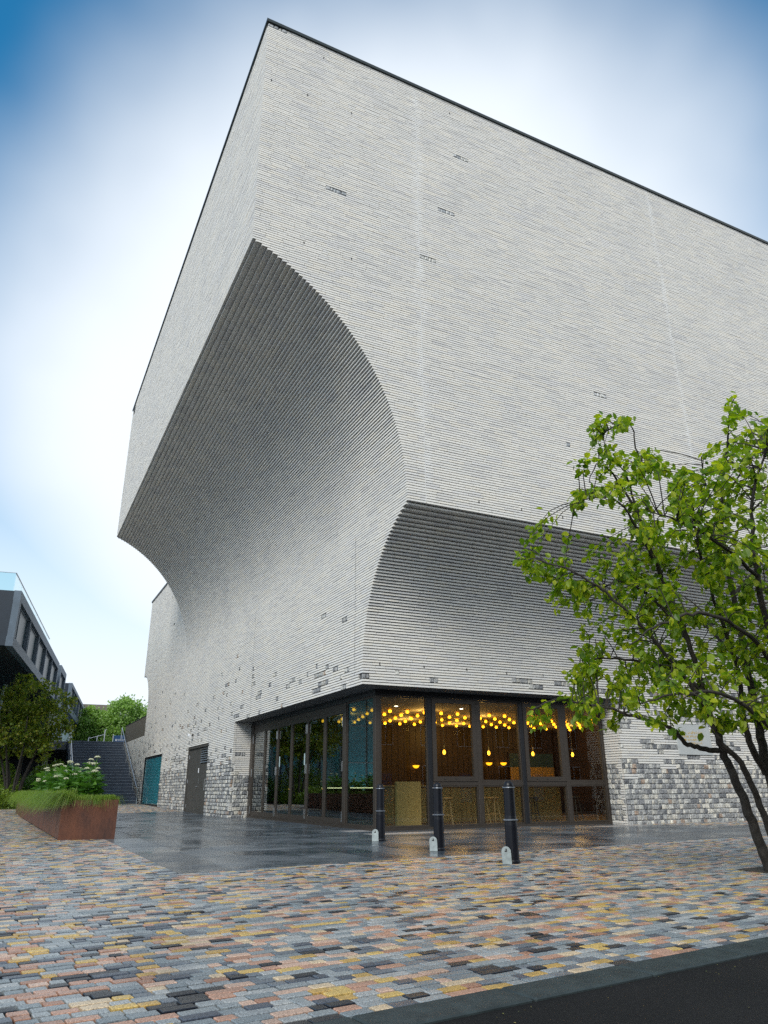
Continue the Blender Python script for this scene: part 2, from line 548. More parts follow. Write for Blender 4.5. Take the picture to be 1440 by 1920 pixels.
class MB:
    """collects simple shapes, builds ONE mesh object"""

    def __init__(self):
        self.v, self.f, self.r = [], [], []

    def add(self, vs, fs, r=0.0):
        n = len(self.v)
        self.v.extend([tuple(x) for x in vs])
        self.f.extend([tuple(i + n for i in f) for f in fs])
        self.r.extend([r] * len(fs))
        return self

    def box(self, x0, x1, y0, y1, z0, z1, r=0.0):
        return self.add([(x0, y0, z0), (x1, y0, z0), (x1, y1, z0), (x0, y1, z0), (x0, y0, z1), (x1, y0, z1), (x1, y1, z1), (x0, y1, z1)],
                        [(0, 3, 2, 1), (4, 5, 6, 7), (0, 1, 5, 4), (1, 2, 6, 5), (2, 3, 7, 6), (3, 0, 4, 7)], r)

    def bbox(self, x0, x1, y0, y1, z0, z1, c=0.01):
        """box with chamfered vertical and top edges"""
        c = min(c, (x1 - x0) / 3, (y1 - y0) / 3, (z1 - z0) / 3)
        pl = [(x0 + c, y0), (x1 - c, y0), (x1, y0 + c), (x1, y1 - c), (x1 - c, y1), (x0 + c, y1), (x0, y1 - c), (x0, y0 + c)]
        cx, cy = (x0 + x1) / 2, (y0 + y1) / 2
        ins = [(cx + (x - cx) * (1 - 2 * c / (x1 - x0)), cy + (y - cy) * (1 - 2 * c / (y1 - y0))) for x, y in pl]
        vs = [(x, y, z0) for x, y in pl] + [(x, y, z1 - c) for x, y in pl] + [(x, y, z1) for x, y in ins]
        fs = [tuple(range(7, -1, -1)), tuple(range(16, 24))]
        for a in (0, 8):
            for i in range(8):
                j = (i + 1) % 8
                fs.append((a + i, a + j, a + 8 + j, a + 8 + i))
        return self.add(vs, fs)

    def quad(self, a, b, c, d, r=0.0):
        return self.add([a, b, c, d], [(0, 1, 2, 3)], r)

    def prism(self, poly, z0, z1):
        n = len(poly)
        vs = [(x, y, z0) for x, y in poly] + [(x, y, z1) for x, y in poly]
        fs = [tuple(range(n - 1, -1, -1)), tuple(range(n, 2 * n))] + [(i, (i + 1) % n, n + (i + 1) % n, n + i) for i in range(n)]
        return self.add(vs, fs)

    def tube(self, pts, radii, n=8, cap=True):
        pts = [Vector(p) for p in pts]
        if not hasattr(radii, '__len__'):
            radii = [radii] * len(pts)
        up = Vector((0.13, 0.21, 1)).normalized()
        vs, fs = [], []
        for i, p in enumerate(pts):
            d = (pts[min(i + 1, len(pts) - 1)] - pts[max(i - 1, 0)]).normalized()
            a = d.cross(up)
            if a.length < 1e-3:
                a = d.cross(Vector((1, 0, 0)))
            a.normalize()
            b_ = d.cross(a)
            for k in range(n):
                an = 2 * pi * k / n
                vs.append(p + (a * cos(an) + b_ * sin(an)) * radii[i])
        for i in range(len(pts) - 1):
            for k in range(n):
                k2 = (k + 1) % n
                fs.append((i * n + k, i * n + k2, (i + 1) * n + k2, (i + 1) * n + k))
        if cap:
            fs.append(tuple(range(n - 1, -1, -1)))
            fs.append(tuple((len(pts) - 1) * n + k for k in range(n)))
        return self.add(vs, fs)

    def lathe(self, prof, cx=0, cy=0, n=20):
        vs, fs = [], []
        for r_, z in prof:
            for k in range(n):
                an = 2 * pi * k / n
                vs.append((cx + r_ * cos(an), cy + r_ * sin(an), z))
        for i in range(len(prof) - 1):
            for k in range(n):
                k2 = (k + 1) % n
                fs.append((i * n + k, i * n + k2, (i + 1) * n + k2, (i + 1) * n + k))
        fs.append(tuple(range(n - 1, -1, -1)))
        fs.append(tuple((len(prof) - 1) * n + k for k in range(n)))
        return self.add(vs, fs)

    def build(self, name, mat, parent=None, smooth=False, loc=None):
        return meshobj(name, self.v, self.f, mat, parent, rnd=self.r, smooth=smooth, loc=loc)


def copy_tree(o, parent=None):
    c = o.copy()
    col.objects.link(c)
    c.parent = parent
    for ch in list(o.children):
        copy_tree(ch, c)
    return c


# pieces: arrays in (a, b, n): rectangle in a,b, front at n1. mapped to world by 'side'
def piece_geo(P, side, ch=0.0, jit=0.0, seed=1):
    """P: (N,6) a0,a1,b0,b1,n0,n1 -> verts (N,V,3), face template"""
    P = np.asarray(P, float)
    a0, a1, b0, b1, n0, n1 = P.T
    n_ = len(P)
    if ch <= 0:
        q = np.stack([np.stack([a0, b0, n0], 1), np.stack([a1, b0, n0], 1), np.stack([a1, b1, n0], 1), np.stack([a0, b1, n0], 1),
                      np.stack([a0, b0, n1], 1), np.stack([a1, b0, n1], 1), np.stack([a1, b1, n1], 1), np.stack([a0, b1, n1], 1)], 1)
        tpl = [(4, 5, 6, 7), (0, 1, 5, 4), (1, 2, 6, 5), (2, 3, 7, 6), (3, 0, 4, 7)]
    else:
        c = np.minimum(ch, np.minimum((a1 - a0) * 0.3, (b1 - b0) * 0.3))
        s = n1 - c
        q = np.stack([np.stack([a0, b0, n0], 1), np.stack([a1, b0, n0], 1), np.stack([a1, b1, n0], 1), np.stack([a0, b1, n0], 1),
                      np.stack([a0, b0, s], 1), np.stack([a1, b0, s], 1), np.stack([a1, b1, s], 1), np.stack([a0, b1, s], 1),
                      np.stack([a0 + c, b0 + c, n1], 1), np.stack([a1 - c, b0 + c, n1], 1), np.stack([a1 - c, b1 - c, n1], 1), np.stack([a0 + c, b1 - c, n1], 1)], 1)
        tpl = [(8, 9, 10, 11)]
        for a in (0, 4):
            for i in range(4):
                j = (i + 1) % 4
                tpl.append((a + i, a + j, a + 4 + j, a + 4 + i))
        if jit:
            g_ = np.random.default_rng(seed)
            q[:, 8:12, :] += g_.normal(0, 1, (n_, 4, 3)) * np.array([jit, jit, jit * 0.7])
            q[:, 4:8, :2] += g_.normal(0, 1, (n_, 4, 2)) * jit * 0.6
    if side == 'top':
        w_ = q
    elif side == '-y':
        w_ = np.stack([q[..., 0], -q[..., 2], q[..., 1]], -1)
    elif side == '-x':
        w_ = np.stack([-q[..., 2], -q[..., 0], q[..., 1]], -1)
    return w_, tpl


def lay(parent, geos, one, many, mat, limit=300, scorer=None, many_label=None):
    """geos: list of (verts (N,V,3), template). The `limit` pieces that show largest become objects, the rest one 'stuff' part"""
    sc, idx = [], []
    for gi, (V, T) in enumerate(geos):
        cen = V.mean(1)
        q = cen - CC
        z = q @ CH
        x = 720 + FPX * (q @ CR) / np.maximum(z, 0.1)
        y = 960 - FPX * (q @ CU) / np.maximum(z, 0.1)
        ext = V.max(1) - V.min(1)
        size = np.sort(ext, 1)[:, 1] * np.sort(ext, 1)[:, 2] / np.maximum(z, 0.1) ** 2
        s = np.where((z > 0.2) & (x > 5) & (x < 1435) & (y > 0) & (y < 1915), size, 0)
        if scorer is not None:
            s = s * scorer(cen, x, y)
        sc.append(s)
        idx.extend([(gi, i) for i in range(len(V))])
    S = np.concatenate(sc)
    order = np.argsort(-S)[:limit]
    chosen = set(int(o) for o in order if S[o] > 0)
    av, af, ar = [], [], []
    off, k = 0, 0
    g_ = np.random.default_rng(3)
    for gi, (V, T) in enumerate(geos):
        T_ = T
        n, nv = V.shape[:2]
        keep = np.array([(k + i) not in chosen for i in range(n)], bool)
        for i in np.nonzero(~keep)[0]:
            c = V[i].mean(0)
            meshobj(one, V[i] - c, T_, mat, parent, loc=tuple(c))
        k += n
        W = V[keep]
        if len(W) == 0:
            continue
        av.append(W.reshape(-1, 3))
        r_ = g_.random(len(W))
        base = off + np.arange(len(W)) * nv
        fs = (np.array(T_)[None] + base[:, None, None]).reshape(-1, len(T_[0]))
        af.extend(fs.tolist())
        ar.append(np.repeat(r_, len(T_)))
        off += len(W) * nv
    if av:
        o = meshobj(many, np.concatenate(av), af, mat, parent, rnd=np.concatenate(ar))
        o['kind'] = 'stuff'
        if many_label:
            o['label'] = many_label


# ------------------------------------------------------------------ key dimensions (metres)
X0, Y0 = 7.970, 17.496          # lower corner
XA, YA = 3.620, 14.846          # upper corner
YE = 40.99                      # far end of the upper box
ZL = 3.540                      # underside of brick above the glazing
HC = 0.0718                     # course height
RC = 0.75                       # depth of the glazed recess
YP = 29.82                      # pier beside the folding doors
XR = 16.50                      # pier right of the windows
XEND = 31.0
JT = 0.022                      # bed joint
XG, YG = X0 + RC, Y0 + RC
zc_ = lambda k: ZL + k * HC
K_R, K_B, K_T = 58, 148, 258    # springing of left cove, foot of upper box, top
ZR, ZB, ZT = zc_(K_R), zc_(K_B), zc_(K_T)


def arc(dx, dz):
    th = 2 * math.atan(dx / dz)
    return dz / sin(th)


R1 = arc(X0 - XA, ZB - ZR)
K_C = 6
R2 = arc(Y0 - YA, ZR - zc_(K_C))


def xrow(k):
    """outer face of the left side in course k"""
    if k >= K_B:
        return XA
    if k < K_R:
        return X0
    z = zc_(k + 0.5) - ZR
    return max(XA, X0 - R1 + sqrt(R1 * R1 - z * z))


def yrow(k):
    """outer face of the front side in course k"""
    if k >= K_R:
        return YA
    if k < K_C:
        return Y0
    z = zc_(k + 0.5) - zc_(K_C)
    return Y0 - R2 + sqrt(R2 * R2 - z * z)


def yfar(k):
    z = zc_(k + 0.5)
    if z < 6.1:
        return 52.35
    if z < 8.65:
        f = (z - 6.1) / 2.55
        return 52.35 + 2.9 * (1 - sqrt(max(0, 1 - f * f)))
    return 55.25


def gz(y):
    return 0.0 if y < 34 else 0.0125 * (min(y, 52) - 34)


# ------------------------------------------------------------------ ground
gr = meshobj('ground', [(-400, -300, -0.12), (500, -300, -0.12), (500, 33, -0.12), (-400, 33, -0.12), (-400, 51.9, 0.12), (500, 51.9, 0.12), (500, 700, 0.12), (-400, 700, 0.12)],
             [(0, 1, 2, 3), (3, 2, 5, 4), (4, 5, 6, 7)], 'ground')
tag(gr, 'grey ground around the square and under the buildings', 'ground', kind='structure')

TA = radians(7.0)
SX, SY = cos(TA), sin(TA)


def st(s, t):
    return (s * SX - t * SY, s * SY + t * SX)


def to_st(x, y):
    return (x * SX + y * SY, -x * SY + y * SX)


T_K0, T_K1, T_SL = 3.215, 3.49, 10.15
road = meshobj('asphalt_road', [(*st(-30, -14), -0.012), (*st(40, -14), -0.012), (*st(40, T_K0 + 0.05), -0.012), (*st(-30, T_K0 + 0.05), -0.012)], [(0, 1, 2, 3)], 'asphalt')
tag(road, 'dark asphalt road surface in the near right corner', 'road', kind='structure')

kerb = empty('kerb')
tag(kerb, 'flat dark stone kerb between the setts and the road', 'kerb', kind='structure')
s = -6.3
while s < 22:
    L = 0.93
    mbk = MB().bbox(s + 0.008, s + L - 0.008, T_K0, T_K1 - 0.006, -0.2, 0.004, 0.008)
    o = mbk.build('kerb_stone', 'dark_kerb', kerb)
    o.rotation_euler = (0, 0, TA)
    s += L

# bed under the setts
bed = MB()
bed.add([(*st(-9, T_K1 - 0.02), -0.032), (*st(26, T_K1 - 0.02), -0.032), (26, 33.9, -0.032), (-10, 33.9, -0.032), (-10, 52.2, 0.205), (26, 52.2, 0.205)], [(0, 1, 2, 3), (3, 2, 5, 4)])
pav = bed.build('paved_square', 'joint_sand')
tag(pav, 'paved square of mixed pink, ochre and grey granite setts', 'pavement', kind='structure')

# setts
SP = []
PITCH_S = 0.091


def sett_row(s0, s1, t0, zoff=0.0):
    s = s0
    while s < s1 - 0.03:
        L = float(rng.choice([0.085, 0.11, 0.135, 0.16, 0.18, 0.205], p=[.15, .2, .22, .2, .13, .1])) * rng.uniform(0.95, 1.05)
        e = min(s + L, s1)
        if s1 - e < 0.06:
            e = s1
        jz = rng.normal(0, 0.0018)
        SP.append((s + 0.0055, e - 0.0055, t0 + 0.0085 + rng.uniform(0, .002), t0 + PITCH_S - 0.0085 - rng.uniform(0, .002), -0.05, zoff + jz))
        s = e


t_ = T_K1
while t_ < 46:
    if t_ < T_SL - 0.02:
        # frame limits in s for this row
        left, right = -1.4, 3.0 + 1.35 * t_
        sett_row(left - rng.uniform(0, .2), right, t_)
    else:
        smax = (2.2 + (t_ + 0.056) * SY) / SX
        x_, y_ = st(smax, t_)
        if y_ < 46:
            sett_row(smax - 4.4 + rng.uniform(0, .2), smax, t_, gz(y_))
    t_ += PITCH_S
# strip between slate and stairs, wedge in front of the right wall
t_ = 36.5
while t_ < 52:
    s0, s1 = to_st(2.5, t_)[0], None
    a = (2.45 + t_ * SY) / SX
    e = (7.95 + t_ * SY) / SX
    x_, y_ = st((a + e) / 2, t_)
    if 36.6 < y_ < 51.6:
        sett_row(a, e, t_, gz(y_))
    t_ += PITCH_S
SLATE_BACK = ((16.45, 17.35), (23.5, 11.4))


def back_side(x, y):
    (ax, ay), (bx, by) = SLATE_BACK
    return (bx - ax) * (y - ay) - (by - ay) * (x - ax)


t_ = T_SL
while t_ < 16:
    # x where the row meets the slate's back edge
    (ax, ay), (bx, by) = SLATE_BACK
    sa, ta_ = to_st(ax, ay)
    sb, tb = to_st(bx, by)
    f = (t_ - ta_) / (tb - ta_)
    if 0 <= f <= 1:
        ss = sa + f * (sb - sa)
        e = (Y0 - 0.01 - t_ * SX) / SY if SY else 30
        sett_row(ss, min(e, ss + 9), t_)
    t_ += PITCH_S

V, T = piece_geo(SP, 'top', 0.0035, 0.0008, 5)
W = V.copy()
W[..., 0] = V[..., 0] * SX - V[..., 1] * SY
W[..., 1] = V[..., 0] * SY + V[..., 1] * SX
lay(pav, [(W, T)], 'sett', 'sett_field', 'granite_sett', 300)

# slate slabs
slate = MB().add([(2.2, 10.3, -0.004), (16.5, 12.0, -0.004), (23.5, 11.4, -0.004), (16.5, 17.9, -0.004), (XG, 18.4, -0.004), (XG, 29.9, -0.004), (8.0, 30, -0.004), (8.0, 34, -0.004), (8.0, 38.5, .05), (2.2, 36.6, .02), (2.2, 34, -0.004)],
                 [(0, 1, 2, 3, 4, 5, 6, 7, 10), (10, 7, 8, 9)]).build('slate_terrace', 'pale_paver')
tag(slate, 'dark wet slate paving in front of the glazed corner', 'pavement', kind='structure')


def clip_poly(poly, a, b, c):
    """keep a*x+b*y<=c"""
    out = []
    for i in range(len(poly)):
        p, q = poly[i], poly[(i + 1) % len(poly)]
        dp, dq = a * p[0] + b * p[1] - c, a * q[0] + b * q[1] - c
        if dp <= 0:
            out.append(p)
        if (dp < 0) != (dq < 0) and dp != dq:
            f = dp / (dp - dq)
            out.append((p[0] + f * (q[0] - p[0]), p[1] + f * (q[1] - p[1])))
    return out


def slab(poly, mat='wet_slate'):
    poly = clip_poly(poly, SY, -SX, -T_SL)          # behind the front line
    if len(poly) < 3:
        return
    (ax, ay), (bx, by) = SLATE_BACK
    if max(p[0] for p in poly) > 16.4:
        nx, ny = -(by - ay), (bx - ax)
        poly = clip_poly(poly, nx, ny, nx * ax + ny * ay)
    if len(poly) < 3:
        return
    A = sum(poly[i][0] * poly[(i + 1) % len(poly)][1] - poly[(i + 1) % len(poly)][0] * poly[i][1] for i in range(len(poly))) / 2
    if abs(A) < 0.02:
        return
    cx, cy = sum(p[0] for p in poly) / len(poly), sum(p[1] for p in poly) / len(poly)
    tz = random.uniform(-0.0015, 0.0015)
    zz = lambda y: gz(y) + tz
    mb = MB()
    n = len(poly)
    ins = [(cx + (x - cx) * (1 - .004), cy + (y - cy) * (1 - .004)) for x, y in poly]
    vs = [(x - cx, y - cy, -0.05) for x, y in poly] + [(x - cx, y - cy, zz(y) - 0.003) for x, y in poly] + [(x - cx, y - cy, zz(y)) for x, y in ins]
    fs = [tuple(range(2 * n, 3 * n))] + [(i, (i + 1) % n, n + (i + 1) % n, n + i) for i in range(n)] + [(n + i, n + (i + 1) % n, 2 * n + (i + 1) % n, 2 * n + i) for i in range(n)]
    mb.add(vs, fs)
    o = mb.build('slate_slab', mat, slate, loc=(cx, cy, 0))
    o.rotation_euler = (random.uniform(-.0012, .0012), random.uniform(-.0012, .0012), 0)


x = 2.2
col_i = 0
while x < 7.9:
    wd = random.choice([0.62, 0.74, 0.9])
    x1 = min(x + wd, X0 - 0.005)
    if X0 - x1 < 0.3:
        x1 = X0 - 0.005
    y = 9.6 + random.uniform(0, 1.0)
    yend = 36.7 + (x - 2.2) * 0.33
    while y < yend:
        L = random.choice([0.9, 1.2, 1.5, 1.8])
        y1 = min(y + L, yend)
        slab([(x + .007, y + .007), (x1 - .007, y + .007), (x1 - .007, y1 - .007), (x + .007, y1 - .007)])
        y = y1
    x = x1
# in front of the right side, courses along the window wall
y = 10.6
while y < YG - 0.2:
    wd = random.choice([0.5, 0.62, 0.78])
    y1 = min(y + wd, YG - 0.02)
    if YG - y1 < 0.3:
        y1 = YG - 0.02
    x = X0
    while x < 23.5:
        L = random.choice([0.9, 1.2, 1.5])
        x1 = x + L
        lim = XR if y1 > Y0 else 23.6
        x1 = min(x1, lim)
        pale = (16.4 < y < 17.4) and random.random() < 0.45
        slab([(x + .007, y + .007), (x1 - .007, y + .007), (x1 - .007, y1 - .007), (x + .007, y1 - .007)], 'pale_paver' if pale else 'wet_slate')
        x = x1
        if x >= lim - 0.01:
            break
    y = y1
y = Y0 + 0.02
while y < YP - 0.01:
    y1 = min(y + 1.5, YP)
    slab([(X0 + .004, y + .004), (XG - .03, y + .004), (XG - .03, y1 - .004), (X0 + .004, y1 - .004)]) if y > YG else None
    y = y1

# ------------------------------------------------------------------ the brick hall
hall = empty('brick_hall', (X0, Y0, 0))
tag(hall, 'large pale brick performance hall with a scooped overhanging corner', 'building')
hall.matrix_world = Matrix.Translation((0, 0, 0))

core = MB()
# left stair-stepped backing sheet, whole height, from the foot of the wall to the coping
REC = 0.035
for k in range(-50, K_T):
    xk, xp = xrow(k) + REC, xrow(k - 1) + REC
    z0, z1 = zc_(k), zc_(k + 1)
    if K_R <= k <= K_B:
        z0 += JT / 2 + 0.012
    if K_R <= k < K_B:
        z1 += JT / 2 + 0.012
    if k < K_R:
        continue
    core.quad((xk, YA + REC, z0), (xk, YA + REC, z1), (xk, YE, z1), (xk, YE, z0))
    if xp > xk + 1e-6:
        core.quad((xk, YA + REC, z0), (xk, YE, z0), (xp, YE, z0), (xp, YA + REC, z0))
for k in range(0, K_T):
    yk, yp = yrow(k) + REC, yrow(k - 1) + REC
    z0, z1 = zc_(k), zc_(k + 1)
    if K_C <= k <= K_R:
        z0 += JT / 2 + 0.012
    if K_C <= k < K_R:
        z1 += JT / 2 + 0.012
    if k < K_R:
        xl = X0 + REC
    else:
        xl = xrow(k) + REC
    core.quad((xl, yk, z0), (XEND, yk, z0), (XEND, yk, z1), (xl, yk, z1))
    if yp > yk + 1e-6 and k <= K_R:
        core.quad((X0 + REC, yk, z0), (X0 + REC, yp, z0), (XEND, yp, z0), (XEND, yk, z0))
# left lower wall sheet, course by course (doors and opening left out), then beyond the upper box
DOORS = [(34.0, 38.2, 2.96), (45.2, 51.3, 2.96)]
KD = math.floor((2.96 - ZL) / HC)


def left_spans(k):
    """y ranges of wall in course k on the plane X0"""
    y0 = yrow(k) if k >= 0 else YP
    y1 = yfar(k) if zc_(k) > 4.35 else 62.4
    if k >= K_R:
        y0 = YE
    if k >= 146:
        return []
    sp = [(y0, y1)]
    if zc_(k + 1) <= 2.96 + 0.06:
        for a, b_, _ in DOORS:
            ns = []
            for (c, d) in sp:
                if b_ <= c or a >= d:
                    ns.append((c, d))
                else:
                    if a > c:
                        ns.append((c, a))
                    if b_ < d:
                        ns.append((b_, d))
            sp = ns
    return sp


for k in range(-50, 146):
    for (a, b_) in left_spans(k):
        core.quad((X0 + REC, a + REC, zc_(k)), (X0 + REC, a + REC, zc_(k + 1)), (X0 + REC, b_, zc_(k + 1)), (X0 + REC, b_, zc_(k)))
    # far end
    if zc_(k) > 4.35:
        core.quad((X0 + REC, yfar(k), zc_(k)), (X0 + REC, yfar(k), zc_(k + 1)), (XEND, yfar(k), zc_(k + 1)), (XEND, yfar(k), zc_(k)))
# end of the upper box, right end, roof
prof = [(X0 + REC, ZR)] + [(xrow(k) + REC, zc_(k + .5)) for k in range(K_R, K_B)] + [(XA + REC, ZB), (XA + REC, ZT), (XEND, ZT), (XEND, ZR)]
core.add([(x, YE, z) for x, z in prof], [tuple(range(len(prof)))])
core.quad((XEND, YA + REC, ZR), (XEND, YE, ZR), (XEND, YE, ZT), (XEND, YA + REC, ZT))
core.quad((XEND, Y0 + REC, -.1), (XEND, 55.2, -.1), (XEND, 55.2, ZR), (XEND, Y0 + REC, ZR))
wall = core.build('masonry_wall', 'mortar', hall)

fcore = MB()
fcore.quad((XR + REC, Y0 + REC, -.1), (XEND, Y0 + REC, -.1), (XEND, Y0 + REC, ZL), (XR + REC, Y0 + REC, ZL))
fcore.quad((XR + REC, Y0 + REC, -.1), (XR + REC, Y0 + REC, ZL), (XR + REC, YG + .1, ZL), (XR + REC, YG + .1, -.1))
fwall = fcore.build('flint_wall', 'flint_mortar', hall)
MB().quad((X0 + REC, YP + REC, -.1), (X0 + REC, YP + REC, ZL), (XG + .1, YP + REC, ZL), (XG + .1, YP + REC, -.1)).build('pier_face', 'flint_mortar', hall)
MB().box(XA + .05, XEND, YA + .05, YE - .02, ZT - .35, ZT - .1).build('roof', 'roof_felt', hall)
MB().box(X0 + .05, XEND, YE, 55.2, 13.6, 13.8).build('roof', 'roof_felt', hall)

# copings
cp = MB()
cp.box(XA - .05, XEND, YA - .05, YA + .35, ZT + .002, ZT + .105)
cp.box(XA - .05, XA + .35, YA + .35, YE + .03, ZT + .002, ZT + .105)
cp.build('coping', 'coping_metal', hall)
MB().box(X0 - .05, X0 + .3, YE + .05, 55.3, zc_(146) + .002, zc_(146) + .12).build('coping', 'coping_metal', hall)
MB().box(XA - .03, XA + .1, YE - 1.1, YE - .7, ZT - .55, ZT - .12).build('scupper', 'vent_black', hall)

# --- brick and flint layout
BR = {'-y': [], '-x': []}
FL = {'-y': [], '-x': []}
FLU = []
VENT = []


def split(u0, u1, breaks=()):
    segs, a = [], u0
    for b_ in sorted(breaks):
        if a + .05 < b_ < u1 - .05:
            segs.append((a, b_ - .008))
            a = b_ + .008
    segs.append((a, u1))
    return segs


def bricks_in(u0, u1, k, side, n1, depth, breaks=()):
    for a, b_ in split(u0, u1, breaks):
        u = a
        first = True
        while u < b_ - 1e-4:
            L = float(rng.choice([0.30, 0.46, 0.50, 0.62], p=[.16, .34, .32, .18])) * rng.uniform(.97, 1.03)
            if first:
                L *= rng.uniform(.3, 1)
                first = False
            e = min(u + L, b_)
            if b_ - e < 0.1:
                e = b_
            j = 0.004 if e < b_ else 0.0
            BR[side].append((u + (0.004 if u > a else 0), e - j, zc_(k) + JT / 2, zc_(k + 1) - JT / 2, n1 - depth, n1 + rng.normal(0, .0018)))
            u = e


def band(u0, u1, k, side, n1, depth, pf, breaks=(), n1b=None):
    """two courses k, k+1: runs of flint between runs of brick"""
    n1b = n1 if n1b is None else n1b
    for a, b_ in split(u0, u1, breaks):
        u = a
        while u < b_ - 1e-4:
            if rng.random() < pf and b_ - u > 0.25:
                nfl = int(rng.integers(1, 4 if side == '-x' else 6)) if pf < 0.7 else int(rng.integers(5, 16))
                for _ in range(nfl):
                    wd = rng.uniform(0.085, 0.19)
                    if u + wd > b_:
                        break
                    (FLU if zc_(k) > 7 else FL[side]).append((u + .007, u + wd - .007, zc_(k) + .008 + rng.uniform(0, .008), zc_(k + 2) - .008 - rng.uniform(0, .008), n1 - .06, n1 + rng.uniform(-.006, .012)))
                    u += wd
                if b_ - u < 0.09:
                    if b_ - u > .03:
                        FL[side].append((u + .005, b_ - .005, zc_(k) + .01, zc_(k + 2) - .01, n1 - .06, n1))
                    u = b_
            else:
                if pf >= 0.7:
                    L = rng.uniform(0.25, 0.7)
                elif pf > .15:
                    L = rng.uniform(0.3, 1.1)
                else:
                    L = rng.uniform(0.6, 2.4)
                e = min(u + L, b_)
                if b_ - e < 0.15:
                    e = b_
                bricks_in(u, e, k, side, n1, depth)
                bricks_in(u, e, k + 1, side, n1b, depth)
                u = e


def pf_left(z):
    return float(np.interp(z, [0, 1.5, 1.9, 2.8, 3.6, 4.6, 6.0, 7.5], [.95, .93, .68, .42, .24, .13, .05, .012]))


def pf_right(z):
    return .94 if z < 1.42 else (.72 if z < 1.6 else (.42 if z < 3.6 else (.42 if z < 3.9 else (.05 if z < 4.2 else 0.0))))


JX = (8.50, 18.44)
JY = (18.02, 27.7)
JYC = (19.33, 27.64, 34.6)
# right (front) side: n = -y
for k in range(0, K_T):
    if k < K_C:
        continue
    xl = X0 if k < K_R else xrow(k)
    cove = k < K_R
    if cove:
        bricks_in(xl, XEND, k, '-y', -yrow(k), 0.26, ())
for k in range(0, K_C, 2):
    band(X0, XEND, k, '-y', -Y0, .26, pf_right(zc_(k) + .02) if k >= 2 else 0.0)
for k in range(K_R, K_T, 2):
    if k + 1 < K_B:
        # stepped edge: each course has its own start
        bricks_in(xrow(k), JX[0] + 3, k, '-y', -YA, .1, JX)
        bricks_in(xrow(k + 1), JX[0] + 3, k + 1, '-y', -YA, .1, JX)
        band(JX[0] + 3, XEND, k, '-y', -YA, .1, .010, JX)
    else:
        band(xrow(k), XEND, k, '-y', -YA, .1, .004, JX)
for k in range(-50, 0, 2):
    z = zc_(k)
    band(XR, XEND, k, '-y', -Y0, .1, pf_right(z), ())
    band(X0 + .11, XG + .03, k, '-y', -YP, .1, .93 if z < 1.3 else (.5 if z < 1.7 else .22))
# left side: n = -x ; a = -y
for k in range(K_R, K_B):
    bricks_in(-YE, -(YA + .108), k, '-x', -xrow(k), .30, [-y for y in JYC])
for k in range(K_B, K_T):
    bricks_in(-YE, -(YA + .108), k, '-x', -XA, .1, ())
for k in range(-50, 146, 2):
    z = zc_(k)
    for (a, b_) in left_spans(k + 1 if k >= 0 else k):
        st_ = a
        if 0 <= k < K_R and abs(a - yrow(k + 1)) < 1e-6:
            st_ = a + .0
            for kk in (k, k + 1):
                pass
            a2 = max(yrow(k), yrow(k + 1)) + (.268 if k < K_R else .0)
            # courses k and k+1 start behind the front bricks
            e1 = a2 + .6
            if pf_left(z) < .12 or k < 12:
                bricks_in(-e1, -(yrow(k) + .268), k, '-x', -X0, .1)
                bricks_in(-e1, -(yrow(k + 1) + .268), k + 1, '-x', -X0, .1)
            else:
                bricks_in(-e1, -a2, k, '-x', -X0, .1)
                bricks_in(-e1, -a2, k + 1, '-x', -X0, .1)
            st_ = e1
        if b_ - st_ > .05:
            band(-b_, -st_, k, '-x', -X0, .1, pf_left(z), [-y for y in JY])
for k in range(-50, 0, 2):
    z = zc_(k)
    band(-(YG + .03), -(Y0 + .11), k, '-x', -XR, .1, .94 if z < 1.5 else .33)

gb = [piece_geo(BR['-y'], '-y'), piece_geo(BR['-x'], '-x')]
# soft edges on flint
gf = [piece_geo(FL['-y'], '-y', .02, .007, 8), piece_geo(FL['-x'], '-x', .02, .007, 9)]


def not_behind_tree(cen, x, y):
    return np.where((x > 1060) & (y > 830) & (y < 1400), 0.3, 1.0)


lay(wall, gb, 'brick', 'brickwork', 'pale_brick', 300, not_behind_tree)
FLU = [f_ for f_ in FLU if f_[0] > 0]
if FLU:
    lay(wall, [piece_geo(FLU, '-y', .02, .006, 12)], 'flint', 'flintwork', 'flint_glare', 300)
lay(fwall, gf, 'flint', 'flintwork', 'flint', 300, not_behind_tree)

# movement joints and weep vents
for xj in JX:
    zlo = ZR + .05
    MB().box(xj - .0075, xj + .0075, YA + .003, YA + .03, zlo, ZT - .02).build('movement_joint', 'sealant', hall)
for yj in JY:
    MB().box(X0 - .001, X0 + .03, yj - .006, yj + .006, ZL + .2, ZR - .03).build('movement_joint', 'mortar', hall)
for (px, py, ax, va) in [(712, 1244, 1, Y0), (795, 1250, 1, Y0), (875, 1255, 1, Y0), (950, 1262, 1, Y0), (1018, 1266, 1, Y0), (898, 941, 1, YA), (978, 955, 1, YA), (1055, 969, 1, YA),
                         (509, 150, 1, YA), (577, 178, 1, YA), (659, 212, 1, YA), (843, 213, 1, YA), (570, 455, 1, YA), (659, 485, 1, YA), (607, 108, 1, YA)]:
    p_ = on_plane(px, py, ax, va)
    MB().box(p_[0] - .014, p_[0] + .014, va - .006, va + .03, p_[2] - .04, p_[2] + .03).build('weep_vent', 'vent_black', hall)

